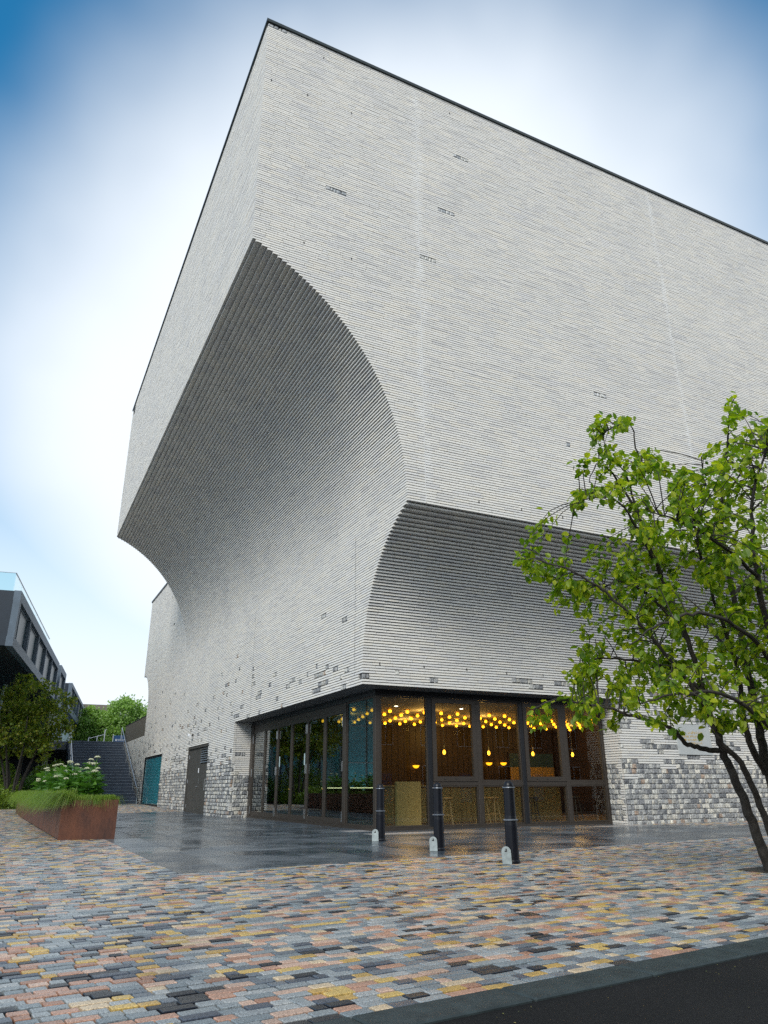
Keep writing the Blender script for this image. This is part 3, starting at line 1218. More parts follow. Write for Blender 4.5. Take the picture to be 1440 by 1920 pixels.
# soffit of the recess, metal angle
MB().add([(X0 + .02, Y0 + .02, ZL - .004), (XEND, Y0 + .02, ZL - .004), (XEND, YG + .12, ZL - .004), (XG + .12, YG + .12, ZL - .004), (XG + .12, YP, ZL - .004), (X0 + .02, YP, ZL - .004)],
         [(0, 1, 2, 3, 4, 5)]).build('soffit', 'soffit', hall)
hd = MB()
hd.box(XG - .06, XG + .12, YG - .06, YP, 3.38, ZL - .006)
hd.box(XG + .12, XR, YG - .06, YG + .12, 3.38, ZL - .006)
hd.build('window_head', 'black_frame', hall)
sl_ = MB()
sl_.box(XG - .05, XG + .11, YG - .05, YP, -.03, .07)
sl_.box(XG + .11, XR, YG - .05, YG + .11, -.03, .068)
sl_.build('threshold', 'bronze_frame', hall)
# corner post
MB().bbox(XG - .045, XG + .09, YG - .045, YG + .09, .07, 3.379, .006).build('corner_post', 'bronze_frame', hall)


def frame_x(y0, y1, z0, z1, fw, name, mat, gmat, dx0=-.03, dx1=.05, zb=None):
    """framed glazing in the plane X=XG"""
    zb = fw if zb is None else zb
    m = MB()
    m.box(XG + dx0, XG + dx1, y0, y0 + fw, z0, z1)
    m.box(XG + dx0, XG + dx1, y1 - fw, y1, z0, z1)
    m.box(XG + dx0 + .001, XG + dx1 - .001, y0 + fw, y1 - fw, z1 - fw, z1)
    m.box(XG + dx0 + .001, XG + dx1 - .001, y0 + fw, y1 - fw, z0, z0 + zb)
    o = m.build(name, mat, hall)
    MB().box(XG - .006, XG + .012, y0 + fw - .005, y1 - fw + .005, z0 + zb - .005, z1 - fw + .005).build('pane', gmat, o)
    return o


leaves_y = [20.36, 21.87, 23.40, 24.93, 26.45, 27.98, 29.48]
MB().bbox(XG - .055, XG + .1, 20.18, 20.355, .071, 3.378, .006).build('mullion', 'bronze_frame', hall)
MB().bbox(XG - .05, XG + .1, 29.485, YP - .004, .071, 3.377, .006).build('mullion', 'bronze_frame', hall)
MB().box(XG - .02, XG + .1, 20.36, 29.48, 3.2, 3.379).build('window_head', 'bronze_frame', hall)
o = frame_x(YG + .095, 20.175, .072, 3.377, .05, 'corner_window', 'bronze_frame', 'tinted_glass')
for i in range(6):
    o = frame_x(leaves_y[i] + .006, leaves_y[i + 1] - .006, .074, 3.195, .095, 'folding_door', 'bronze_frame', 'tinted_glass', zb=.16)
    if i in (0, 2, 4):
        yh = leaves_y[i] + .05
    else:
        yh = leaves_y[i + 1] - .05
    if i in (0, 1, 2, 3, 4, 5):
        for zh in (.28, 1.62, 2.85):
            MB().tube([(XG - .055, yh, zh - .14), (XG - .055, yh, zh + .14)], .010, 8).build('hinge', 'steel', o)
    if i in (1, 3):
        MB().box(XG - .06, XG - .03, leaves_y[i] + .04, leaves_y[i] + .07, 1.0, 1.03).build('keyhole', 'gold_leaf', o)
    if i in (2, 3):
        # small vinyl notice on the glass
        yn = leaves_y[i] + .2 if i == 2 else leaves_y[i + 1] - .3
        MB().box(XG - .0095, XG - .0075, yn, yn + .1, 1.75, 2.1).build('notice', 'pale_green_panel', o)

# front windows: plane Y=YG
def frame_y(x0, x1, z0, z1, fw, name, mat, gmat='clear_glass', dy0=-.03, dy1=.05):
    m = MB()
    m.box(x0, x0 + fw, YG + dy0, YG + dy1, z0, z1)
    m.box(x1 - fw, x1, YG + dy0, YG + dy1, z0, z1)
    m.box(x0 + fw, x1 - fw, YG + dy0 + .001, YG + dy1 - .001, z1 - fw, z1)
    m.box(x0 + fw, x1 - fw, YG + dy0 + .001, YG + dy1 - .001, z0, z0 + fw)
    o = m.build(name, mat, hall)
    MB().box(x0 + fw - .005, x1 - fw + .005, YG - .006, YG + .012, z0 + fw - .005, z1 - fw + .005).build('pane', gmat, o)
    return o


mull = [10.33, 11.90, 13.42, 14.98]
for xm in mull:
    MB().bbox(xm - .065, xm + .065, YG - .05, YG + .14, .071, 3.378, .006).build('mullion', 'black_frame' if xm in (10.33, 13.42) else 'bronze_frame', hall)
MB().bbox(XR - .1, XR - .004, YG - .05, YG + .12, .071, 3.377, .006).build('mullion', 'bronze_frame', hall)
frame_y(XG + .095, mull[0] - .07, .072, 3.376, .04, 'window', 'bronze_frame')
edges = [(mull[0] + .07, mull[1] - .07), (mull[1] + .07, mull[2] - .07), (mull[2] + .07, mull[3] - .07), (mull[3] + .07, XR - .105)]
for i, (a, b_) in enumerate(edges):
    MB().box(a - .002, b_ + .002, YG - .04, YG + .1, 1.085, 1.185).build('transom', 'bronze_frame', hall)
    frame_y(a, b_, .073, 1.083, .035, 'window', 'bronze_frame')
    if i in (0, 2):
        o = frame_y(a, b_, 1.187, 3.375, .125, 'window', 'bronze_frame', dy0=-.06)
        for xs in (a + .35, (a + b_) / 2, b_ - .25):
            MB().lathe([(.014, 0), (.014, .012), (.008, .016)], n=10).build('screw_cap', 'vent_black', o, loc=(xs, YG - .062, 1.25)).rotation_euler = (pi / 2, 0, 0)
    else:
        frame_y(a, b_, 1.187, 3.375, .04, 'window', 'bronze_frame')

# service doors in the flint wall
dA = MB()
ydA, ydB, _ = DOORS[0]
fr_ = MB()
fr_.box(X0 + .02, X0 + .2, ydA, ydA + .09, -.02, 2.95)
fr_.box(X0 + .02, X0 + .2, ydB - .09, ydB, -.02, 2.95)
fr_.box(X0 + .021, X0 + .2, ydA + .09, ydB - .09, 2.86, 2.949)
dframe = fr_.build('door_frame', 'door_paint', hall)
ym = ydA + 1.62
d1 = MB().box(X0 + .09, X0 + .14, ym + .006, ydB - .093, .0, 2.857).build('door', 'door_paint', hall)
d2 = MB().box(X0 + .09, X0 + .14, ydA + .093, ym - .006, .0, 2.12).build('door', 'door_paint', hall)
lv = MB().box(X0 + .12, X0 + .15, ydA + .093, ym - .006, 2.13, 2.857).build('louvre', 'door_paint', hall)
for i in range(7):
    z = 2.17 + i * .097
    MB().add([(X0 + .05, ydA + .1, z), (X0 + .05, ym - .01, z), (X0 + .115, ym - .01, z + .06), (X0 + .115, ydA + .1, z + .06),
              (X0 + .05, ydA + .1, z + .012), (X0 + .05, ym - .01, z + .012), (X0 + .115, ym - .01, z + .072), (X0 + .115, ydA + .1, z + .072)],
             [(0, 1, 2, 3), (4, 7, 6, 5), (0, 4, 5, 1), (1, 5, 6, 2), (2, 6, 7, 3), (3, 7, 4, 0)]).build('slat', 'steel', lv)
MB().tube([(X0 + .06, ydA + .35, 1.0), (X0 + .03, ydA + .35, 1.0), (X0 + .03, ydA + .35, 1.45), (X0 + .06, ydA + .35, 1.45)], .014).build('handle', 'steel', d2)
MB().tube([(X0 + .08, ym + .3, 1.15), (X0 + .04, ym + .3, 1.15), (X0 + .04, ym + .5, 1.15)], .013).build('handle', 'steel', d1)
MB().box(X0 + .082, X0 + .0895, ym + .25, ym + .4, 1.75, 1.95).build('door_notice', 'white_paint', d1)
MB().box(X0 + .082, X0 + .0895, ym + .15, ym + .24, 1.3, 1.55).build('door_plate', 'steel', d1)
for zh in (.3, 1.4, 2.5):
    MB().tube([(X0 + .08, ydB - .1, zh - .08), (X0 + .08, ydB - .1, zh + .08)], .014).build('hinge', 'steel', d1)
# jambs of both openings
jb = MB()
for (a, b_, zt) in DOORS:
    jb.quad((X0 + .02, a, -.05), (X0 + .5, a, -.05), (X0 + .5, a, zt), (X0 + .02, a, zt))
    jb.quad((X0 + .02, b_, -.05), (X0 + .5, b_, -.05), (X0 + .5, b_, zt), (X0 + .02, b_, zt))
    jb.quad((X0 + .02, a, zt), (X0 + .5, a, zt), (X0 + .5, b_, zt), (X0 + .02, b_, zt))
    jb.quad((X0 + .45, a, -.05), (X0 + .45, b_, -.05), (X0 + .45, b_, zt), (X0 + .45, a, zt))
jb.build('door_reveal', 'soffit', hall)
# teal glazed screen by the stairs
tf = MB()
a, b_, zt = DOORS[1]
tf.box(X0 + .05, X0 + .12, a, a + .07, .1, zt - .01)
tf.box(X0 + .05, X0 + .12, b_ - .07, b_, .1, zt - .01)
tf.box(X0 + .051, X0 + .119, a + .07, b_ - .07, zt - .09, zt - .011)
tf.box(X0 + .051, X0 + .119, a + .07, b_ - .07, .1, .24)
ts = tf.build('glazed_screen', 'black_frame', hall)
MB().box(X0 + .092, X0 + .118, a + .08, b_ - .08, .25, zt - .1).build('blind', 'teal_panel', ts)
nb = 4
for i in range(nb):
    ya_, yb_ = a + .07 + (b_ - a - .14) * i / nb, a + .07 + (b_ - a - .14) * (i + 1) / nb
    MB().box(X0 + .075, X0 + .09, ya_ + .006, yb_ - .006, .24, zt - .09).build('pane', 'teal_glass', ts)

# ------------------------------------------------------------------ interior of the cafe
RX1, RY1 = 22.0, 27.2
rm = MB()
rm.quad((XG + .13, YG + .13, .0), (RX1, YG + .13, .0), (RX1, 30, .0), (XG + .13, 30, .0))
rm.build('room_floor', 'room_floor', hall)
MB().quad((XG + .13, YG + .13, 3.40), (RX1, YG + .13, 3.40), (RX1, 30, 3.40), (XG + .13, 30, 3.40)).build('room_ceiling', 'room_ceiling', hall)
bw = MB()
bw.box(10.6, RX1, RY1, RY1 + .12, 0, 3.395)
bw.box(10.6, 10.72, RY1 + .12, 30, 0, 3.395)
bw.box(XG + .2, 10.6, 29.9, 30.0, 0, 3.395)
bw.box(RX1, RX1 + .1, YG + .2, RY1, 0, 3.395)
pw = bw.build('room_wall', 'dark_wood', hall)
# wall boards standing proud
xb = 10.62
while xb < RX1 - .2:
    wd = random.uniform(.22, .3)
    MB().box(xb, min(xb + wd - .02, RX1), RY1 - .03, RY1 - .001, 1.3, 3.3).build('wall_board', 'dark_wood', pw)
    xb += wd
# panel on the back wall, its colours imitate the reflection in the fourth window
fp = MB().box(19.2, 21.6, RY1 - .09, RY1 - .035, 1.25, 2.45).build('reflection_panel', 'dark_wood', hall)
MB().box(19.25, 21.55, RY1 - .1, RY1 - .092, 1.85, 2.40).build('sky_reflection', 'blue_sign', fp)
MB().box(19.25, 21.55, RY1 - .1, RY1 - .092, 1.3, 1.845).build('brown_reflection', 'stool_wood', fp)

# bar counter
ctr = empty('bar_counter', (13.4, 21.6, 0))
tag(ctr, 'pale wood bar counter standing behind the front windows', 'counter')


def child_box(par, name, mat, x0, x1, y0, y1, z0, z1, c=.006):
    lx, ly, lz = par.location
    return MB().bbox(x0 - lx, x1 - lx, y0 - ly, y1 - ly, z0 - lz, z1 - lz, c).build(name, mat, par)


xb = 10.9
while xb < 17.2:
    child_box(ctr, 'front_board', 'pale_wood', xb, xb + .39, 21.5, 21.55, .02, 1.06)
    xb += .4
child_box(ctr, 'counter_top', 'pale_wood', 10.8, 17.3, 21.4, 22.1, 1.062, 1.11)
child_box(ctr, 'end_panel', 'pale_wood', 10.82, 10.87, 21.5, 22.05, .01, 1.06)
bb = empty('back_bar', (11.0, 25.3, 0))
tag(bb, 'dark back bar with a lit shelf edge near the glazed corner', 'counter')
child_box(bb, 'cabinet', 'dark_wood', 9.9, 14.0, 25.2, 25.8, 0, 1.0)
child_box(bb, 'shelf', 'dark_wood', 9.9, 14.0, 25.1, 25.8, 1.03, 1.08)
child_box(bb, 'light_strip', 'strip_glow', 9.9, 12.2, 25.06, 25.095, 1.03, 1.06)
pil = empty('wood_pillar', (10.72, 19.6, 0))
tag(pil, 'yellow lit wooden panel standing inside beside the first window mullion', 'panel')
child_box(pil, 'panel', 'pale_wood', 10.2, 11.0, 20.0, 20.12, 0, 1.2)
child_box(pil, 'plinth', 'dark_wood', 10.22, 10.98, 20.02, 20.1, -.0, .0 + .06)

# stools
def make_stool(name, mat):
    s = empty(name)
    MB().lathe([(.0, .70), (.15, .70), (.165, .715), (.165, .735), (.15, .75), (.0, .752)], n=18).build('seat', mat, s)
    for i in range(4):
        an = pi / 4 + i * pi / 2
        MB().tube([(cos(an) * .10, sin(an) * .10, .705), (cos(an) * .22, sin(an) * .22, .0)], [.018, .015], 7).build('leg', mat, s)
    MB().tube([(cos(pi / 4 + i * pi / 2) * .175, sin(pi / 4 + i * pi / 2) * .175, .26) for i in (0, 1, 2, 3, 0)], .011, 6).build('footrest', mat, s)
    return s


stool = make_stool('bar_stool', 'stool_wood')
stool2 = make_stool('bar_stool', 'dark_stool')
spots = [(12.05, 20.3, 0, 'pale wooden bar stool behind the middle bollard'), (13.25, 20.2, 0, 'pale wooden bar stool just left of the right bollard'),
         (13.75, 20.35, 0, 'pale wooden bar stool directly behind the right bollard'), (15.2, 20.3, 1, 'dark bar stool behind the second sash window'), (16.9, 20.3, 1, 'dark bar stool behind the last window by the pier')]
f0 = f1 = True
for (x, y, kd, lab) in spots:
    if kd == 0:
        o = stool if f0 else copy_tree(stool)
        f0 = False
    else:
        o = stool2 if f1 else copy_tree(stool2)
        f1 = False
    o.location = (x, y, 0)
    o.rotation_euler = (0, 0, random.uniform(0, 1.5))
    tag(o, lab, 'stool', 'bar stools along the counter')

# ceiling lamps: bulbs on small dishes, in staggered rows
def make_lamp():
    s = empty('ceiling_lamp')
    MB().lathe([(.0, 0.0), (.11, 0.0), (.11, -.012), (.03, -.022), (.03, -.05), (.0, -.05)][::-1], n=14).build('dish', 'gold_leaf', s)
    MB().lathe([(.0, -.03), (.03, -.032), (.052, -.055), (.055, -.08), (.043, -.104), (.02, -.118), (.0, -.12)][::-1], n=12).build('bulb', 'lamp_glow', s, smooth=True)
    return s


lamp = make_lamp()
bulb_light = bpy.data.lights.new('bulb_light', 'POINT')
bulb_light.energy = 16.0
bulb_light.color = (1.0, 0.58, 0.14)
bulb_light.shadow_soft_size = 0.2
first = True
nlamp = 0
for j, yy in enumerate([21.5, 22.55, 23.6, 24.65, 25.7]):
    for i in range(20):
        xx = 9.5 + i * .63 + (.315 if j % 2 else 0)
        if xx > RX1 - .3:
            continue
        o = lamp if first else copy_tree(lamp)
        first = False
        o.location = (xx, yy, 3.397)
        nlamp += 1
        if nlamp % 12 == 5:
            bl_ = bpy.data.objects.new('bulb_light', bulb_light)
            col.objects.link(bl_)
            bl_.parent = o
            bl_.location = (0, 0, -.26)
        tag(o, 'glowing amber bulb in the rows under the cafe ceiling', 'lamp', 'amber bulbs under the cafe ceiling')

def make_pendant():
    s = empty('pendant_lamp')
    MB().tube([(0, 0, 0), (0, 0, -1.22)], .006, 6).build('cord', 'stool_wood', s)
    MB().lathe([(.0, -1.33), (.022, -1.33), (.026, -1.25), (.012, -1.2), (.0, -1.2)], n=10).build('lamp_holder', 'gold_leaf', s)
    MB().lathe([(.0, -1.46), (.025, -1.455), (.045, -1.41), (.035, -1.36), (.018, -1.332), (.0, -1.331)], n=12).build('bulb', 'pendant_glow', s, smooth=True)
    return s


pen = make_pendant()
for i, (x, lab) in enumerate([(11.5, 'pendant bulb on a long cord behind the first sash window'), (13.06, 'pendant bulb on a long cord above the pair of half round lamps'),
                              (14.7, 'pendant bulb on a long cord behind the second sash window'), (16.26, 'pendant bulb on a long cord behind the last window by the pier')]):
    o = pen if i == 0 else copy_tree(pen)
    o.location = (x, YG + 1.2, 3.398)
    tag(o, lab, 'lamp', 'pendant bulbs along the windows')


def make_bowl():
    s = empty('wall_lamp')
    MB().lathe([(.0, -.11), (.06, -.1), (.11, -.06), (.135, 0), (.0, .002)], n=18).build('bowl', 'wall_lamp_glow', s, smooth=True)
    MB().tube([(0, 0, .0), (0, .14, .03), (0, .17, .03)], .012, 6).build('bracket', 'gold_leaf', s)
    return s


bowl = make_bowl()
for i, (px, lab) in enumerate([(917, 'left one of two half round bowl lamps behind the third window'), (944, 'right one of two half round bowl lamps behind the third window'),
                               (780, 'half round bowl lamp behind the first tall window pane')]):
    o = bowl if i == 0 else copy_tree(bowl)
    p_ = on_plane(px, 1430 if i < 2 else 1435, 1, RY1 - .21)
    o.location = tuple(p_)
    tag(o, lab, 'lamp', 'half round bowl lamps on the back wall')
for i, (px, py, lab) in enumerate([(743, 1324, 'small recessed ceiling downlight behind the first tall window pane'), (865, 1329, 'small recessed ceiling downlight behind the first sash window')]):
    p_ = on_plane(px, py, 2, 3.395)
    o = MB().lathe([(.0, -.012), (.05, -.012), (.055, 0), (.0, 0)], n=14).build('downlight', 'downlight_glow', loc=(p_[0], p_[1], 3.396))
    tag(o, lab, 'lamp', 'recessed downlights')

# ------------------------------------------------------------------ bollards
def make_bollard():
    s = empty('bollard')
    MB().lathe([(.118, 0), (.118, .03), (.105, .05), (.103, .50), (.098, .555)], n=24).build('lower_post', 'bollard_black', s, smooth=False)
    MB().lathe([(.098, .556), (.112, .56), (.122, .567), (.122, .577), (.112, .583), (.098, .586)], n=24).build('collar', 'bollard_band', s)
    MB().lathe([(.098, .587), (.093, .63), (.09, 1.0)], n=24).build('upper_post', 'bollard_black', s)
    MB().lathe([(.09, 1.001), (.104, 1.004), (.108, 1.012), (.104, 1.02), (.09, 1.022)], n=24).build('collar', 'bollard_band', s)
    MB().lathe([(.088, 1.0225), (.088, 1.035), (.08, 1.065), (.06, 1.09), (.03, 1.105), (.0, 1.108)], n=24).build('cap', 'bollard_black', s, smooth=True)
    return s


def make_flap():
    s = empty('socket_cover')
    pl = [(-.085, 0), (.085, 0)] + [(.085 * cos(a), .21 + .085 * sin(a)) for a in np.linspace(0, pi, 12)]
    n = len(pl)
    m = MB()
    m.add([(x, -.006, z) for x, z in pl] + [(x, .006, z) for x, z in pl], [tuple(range(n)), tuple(range(2 * n - 1, n - 1, -1))] + [(i, n + i, n + (i + 1) % n, (i + 1) % n) for i in range(n)])
    m.build('plate', 'galvanised', s)
    MB().box(-.008, .014, -.012, -.0065, .205, .255).add([(-.03, -.012, .205), (.014, -.012, .205), (.014, -.012, .222), (-.03, -.012, .222)], [(0, 1, 2, 3)]).build('lock', 'vent_black', s)
    MB().tube([(-.075, 0, .006), (.075, 0, .006)], .011, 8).build('hinge', 'galvanised', s)
    return s


bo, flp = make_bollard(), make_flap()
bspots = [(7.155, 14.815, 'black bollard farthest from the road, before the glass corner', 'pale metal lid raised beside the bollard farthest from the road'),
          (6.942, 12.044, 'black bollard in the middle of the three', 'pale metal lid raised beside the middle bollard'),
          (6.690, 9.521, 'black bollard nearest the road, standing on the setts', 'pale metal lid raised beside the bollard nearest the road')]
for i, (x, y, lab, lab2) in enumerate(bspots):
    o = bo if i == 0 else copy_tree(bo)
    o.location = (x + .02, y, 0)
    o.scale = (.88, .88, 1.0)
    tag(o, lab, 'bollard', 'black bollards in front of the hall')
    o = flp if i == 0 else copy_tree(flp)
    o.location = (x - .15, y - .10, 0.0)
    o.scale = (.78, .78, .80)
    o.rotation_euler = (radians(-14), 0, radians(-24))
    tag(o, lab2, 'cover', 'raised bollard socket lids')

# ------------------------------------------------------------------ plaque, camera
pq = empty('wall_plaque', (19.57, Y0, 2.42))
tag(pq, 'grey stone plaque with gold lettering on the right wall behind the tree', 'plaque')
MB().bbox(-.74, .74, -.035, .02, -.46, .46, .006).build('slab', 'plaque_stone', pq)
lt = MB()
for r_, (w0, w1, z) in enumerate([(-.25, .38, .17), (-.5, .36, .06), (-.5, .34, -.04), (-.25, .3, -.14)]):
    x = w0
    while x < w1:
        L = random.uniform(.025, .06)
        hgt = random.uniform(.05, .075)
        lt.box(x, x + L * .35, -.0385, -.0352, z, z + hgt)
        if random.random() < .7:
            lt.box(x + L * .35, x + L, -.0385, -.0352, z + random.choice([0, hgt * .4, hgt - .014]), z + hgt * random.choice([.3, .6, 1]) + .004)
        x += L + .022
tag(lt.build('lettering', 'gold_leaf', pq), kind='stuff')
sc_ = empty('security_camera', (X0 - .01, 37.3, 3.5))
tag(sc_, 'small security camera fixed to the wall above the service door', 'camera')
MB().box(-.04, .01, -.05, .05, -.06, .06).build('bracket', 'vent_black', sc_)
MB().tube([(-.04, 0, 0), (-.18, 0, -.02)], .02).build('arm', 'vent_black', sc_)
MB().tube([(-.18, -.18, -.06), (-.18, .14, .0)], .055, 10).build('housing', 'white_paint', sc_)

# ------------------------------------------------------------------ stairs, rails, parapet, landing
SX0, SX1, SYA, SYB, SZ0, SZ1, NS = 3.88, 7.86, 51.75, 62.0, .215, 4.5, 21
stairs = empty('stone_stairs', (5.9, SYA, SZ0))
tag(stairs, 'broad flight of dark stone steps rising beside the hall', 'stairs')
rise, going = (SZ1 - SZ0) / NS, (SYB - SYA) / NS
for i in range(NS):
    o = MB().box(SX0 - 5.9, SX1 - 5.9, i * going, (i + 1) * going + .3, i * rise - .25 if i else -.3, (i + 1) * rise).build('step', 'stone_step', stairs)
    MB().box(SX0 - 5.9 + .02, SX1 - 5.9 - .02, i * going - .012, i * going + .06, (i + 1) * rise - .03, (i + 1) * rise + .003).build('nosing', 'step_nosing', o)
land = MB().box(-30, 30, SYB + .3, 260, 3.9, SZ1 - .005).build('upper_terrace', 'ground')
tag(land, 'raised terrace at the top of the stairs', 'terrace', kind='structure')


def rail(x, lab, ys=(SYA - .5, SYB + .3)):
    o = empty('handrail', (x, ys[0], SZ0))
    tag(o, lab, 'handrail', 'steel handrails of the stairs')
    sl = (SZ1 - SZ0) / (SYB - SYA)
    pts = [(0, 0, .0), (0, 0, .95)] + [(0, f * (ys[1] - ys[0]), .95 + max(0, (f * (ys[1] - ys[0]) - .5)) * sl) for f in (.06, .5, 1.0)] + [(0, ys[1] - ys[0], max(0, ys[1] - ys[0] - .5) * sl)]
    MB().tube(pts, .035, 8).build('top_rail', 'steel', o)
    for f in (.2, .4, .6, .8):
        d = f * (ys[1] - ys[0])
        z = max(0, d - .5) * sl
        MB().tube([(0, d, z), (0, d, z + .93)], .02, 6).build('post', 'steel', o)
    MB().tube([(0, .4, .45), (0, ys[1] - ys[0] - .05, .45 + (ys[1] - ys[0] - .5) * sl)], .016, 6).build('lower_rail', 'steel', o)
    return o


rail(SX1 - .12, 'steel handrail on the right side of the stairs beside the hall wall')
rail(SX0 + .1, 'pale steel handrail on the left side of the stairs')
par = empty('metal_parapet', (X0 + .05, 52.4, 4.3))
tag(par, 'brown metal clad parapet above the brick flank of the stairs', 'parapet')
y = 52.42
while y < 62.2:
    MB().bbox(0, .12, y - 52.4 + .006, y - 52.4 + .99, .06, 1.40, .006).build('panel', 'brown_panel', par)
    y += 1.0
MB().box(-.02, .14, 0.02, 10.0, 1.401, 1.44).build('capping', 'coping_metal', par)
MB().box(-.015, .13, 0.02, 10.0, .0, .059).build('base_rail', 'coping_metal', par)
flank = MB().box(SX0 - .3, SX0 - .02, SYA, SYB, -.3, .6).build('stair_flank', 'concrete_band')
tag(flank, 'low concrete edge along the left side of the stairs', 'wall')
sg = empty('notice_board', (7.45, 64.0, SZ1))
tag(sg, 'blue notice board with white print at the top of the stairs', 'sign')
MB().bbox(-.05, .85, -.02, .02, .05, .62, .004).build('board', 'blue_sign', sg)
tx = MB().box(.08, .2, -.024, -.0205, .2, .34)
for z in (.22, .3):
    x = .26
    while x < .78:
        L = random.uniform(.03, .09)
        tx.box(x, x + L, -.024, -.0205, z, z + .04)
        x += L + .02
tx.build('print', 'white_paint', sg)
MB().tube([(-.1, 0, 0), (-.1, 0, .7)], .03, 8).build('post', 'white_paint', sg)
MB().tube([(.9, 0, 0), (.9, 0, .7)], .03, 8).build('post', 'white_paint', sg)
cr = empty('cycle_rack', (6.2, 66, SZ1))
tag(cr, 'white metal rails standing at the top of the stairs', 'railing')
for i, (dx, hh) in enumerate([(-.5, .5), (.15, .65), (.7, 1.15)]):
    MB().tube([(dx, 0, 0), (dx, 0, hh), (dx + .1, 0, hh + .05)], .04, 8).build('post', 'white_paint', cr)
MB().tube([(-.5, 0, .45), (.7, 0, .8)], .025, 6).build('rail', 'white_paint', cr)

# ------------------------------------------------------------------ neighbouring dark building with cantilever
DN = radians(7.8)


def neighbour(name, lab, cx, cy, L, D, zt, zs0, zs1, zb, nbay, jamb, extras=True):
    """long box, its right side with a band of windows between zs0 and zs1; local x = depth to left (negative), y along"""
    o = empty(name, (cx, cy, 0), -DN)
    tag(o, lab, 'building')
    w = MB()
    w.box(-D, 0, 0, .35, zb, zt - .02)                         # near end wall
    w.box(-D, 0, L - .35, L, zb, zt - .02)
    w.box(-D, -D + .3, .35, L - .35, zb, zt - .02)
    w.build('wall', 'slate_cladding', o)
    f = MB()
    f.box(-.32, .03, -.03, L + .03, zs1, zt)
    f.box(-.32, .03, -.03, L + .03, zb - .02, zs0)
    f.box(-.3, .028, -.03, jamb, zs0, zs1)
    f.box(-.3, .028, L - jamb, L + .03, zs0, zs1)
    f.build('concrete_band', 'concrete_band', o)
    MB().box(-D, -.32, .35, L - .35, zb, zb + .2).build('soffit_slab', 'dark_soffit', o)
    MB().box(-D, -.32, .35, L - .35, zt - .3, zt - .05).build('roof', 'roof_felt', o)
    bw_ = (L - 2 * jamb) / nbay
    for i in range(nbay):
        y0 = jamb + i * bw_
        fr = MB()
        fr.box(-.25, .02, y0 + bw_ - .16, y0 + bw_ - .001, zs0, zs1)
        fr.box(-.22, -.14, y0, y0 + .07, zs0, zs1)
        fr.box(-.22, -.14, y0 + bw_ * .3, y0 + bw_ * .3 + .09, zs0, zs1)
        fr.box(-.219, -.141, y0 + .07, y0 + bw_ - .16, zs1 - .08, zs1)
        wd = fr.build('window', 'concrete_band', o)
        MB().box(-.19, -.175, y0 + .07, y0 + bw_ - .16, zs0 + .001, zs1 - .081).build('pane', 'deep_glass', wd)
        if extras and i < 3:
            MB().box(-.6, -.5, y0 + .1, y0 + bw_ * .28, zs0 + .05, zs1 - .3).build('curtain', 'curtain', wd)
    return o


n1 = neighbour('cantilever_building', 'dark slate clad building with a cantilevered upper storey at the left edge', -.65, 42.0, 24.8, 14, 10.87, 8.45, 10.35, 7.98, 5, .5)
# lower storey set back under the cantilever
lo = MB()
lo.box(-14, -4.2, 7, 24, 0, 7.97)
lo.build('lower_storey', 'concrete_band', n1)
for i in range(5):
    y0 = 7.6 + i * 3.2
    fr = MB().box(-4.22, -4.12, y0, y0 + 2.8, .6, 6.9).build('window', 'pale_green_panel', n1)
    MB().box(-4.11, -4.09, y0 + .12, y0 + 2.68, .8, 6.7).build('pane', 'teal_panel', fr)
for i in range(6):
    x0 = -13.9 + i * 1.62
    fr = MB().box(x0, x0 + 1.55, 6.9, 6.97, .2, 7.9).build('window', 'pale_green_panel', n1)
    for zq in (.3, 2.8, 5.3):
        MB().box(x0 + .06, x0 + 1.49, 6.86, 6.899, zq, zq + 2.4).build('pane', 'teal_panel', fr)
for dx in (-3.2,):
    MB().tube([(dx, 10, 0), (dx + .8, 10, 7.97)], .14, 10).build('raking_column', 'pale_green_panel', n1)
    MB().tube([(dx, 16, 0), (dx + .8, 16, 7.97)], .14, 10).build('raking_column', 'pale_green_panel', n1)
bal = empty('glass_balustrade', (-.65, 42.0, 10.87), -DN)
tag(bal, 'clear blue green glass balustrade on the roof edge at the left', 'balustrade')
for i in range(5):
    MB().box(-.45 - 2.0 * (i + 1) + .02, -.45 - 2.0 * i - .02, .45, .47, .04, 1.05).build('pane', 'balustrade_glass', bal)
for i in range(8):
    MB().box(-.47, -.45, .5 + 2.4 * i + .02, .5 + 2.4 * (i + 1) - .02, .04, 1.05).build('pane', 'balustrade_glass', bal)
MB().box(-10.5, -.43, .43, .49, 1.051, 1.08).box(-.49, -.43, .49, 19.7, 1.051, 1.079).box(-10.5, -.43, .43, .49, 0, .039).build('rail', 'steel', bal)
n2 = neighbour('link_block', 'small projecting window block between the two dark wings', 2.95, 67.6, 5.5, 9, 10.9, 8.4, 10.4, 7.7, 1, .4, False)
MB().box(-9, -.4, .4, 5.1, 0, 7.65).build('lower_storey', 'slate_cladding', n2)
n3 = neighbour('far_wing', 'farther dark wing with tall windows above pale panels beyond the stairs', 4.75, 80.5, 37, 13, 11.1, 8.9, 10.75, 8.3, 8, .5, False)
lo = MB().box(-12.9, -.33, .1, 36.9, 4.4, 8.28).build('lower_storey', 'concrete_band', n3)
for i in range(9):
    MB().box(-.329, -.28, .3 + i * 4.05, .2 + i * 4.05 + 3.9, 4.5, 7.8).build('wall_panel', 'pale_green_panel', lo)

# ------------------------------------------------------------------ foliage helpers
LEAF = np.array([(0, 0, 0), (.30, .30, .06), (.27, .66, .03), (0, 1.0, -.10), (-.27, .66, .03), (-.30, .30, .06), (0, .32, -.03), (0, .66, -.05)])
LEAF_F = [(0, 1, 6), (1, 2, 7, 6), (2, 3, 7), (3, 4, 7), (4, 5, 6, 7), (5, 0, 6)]


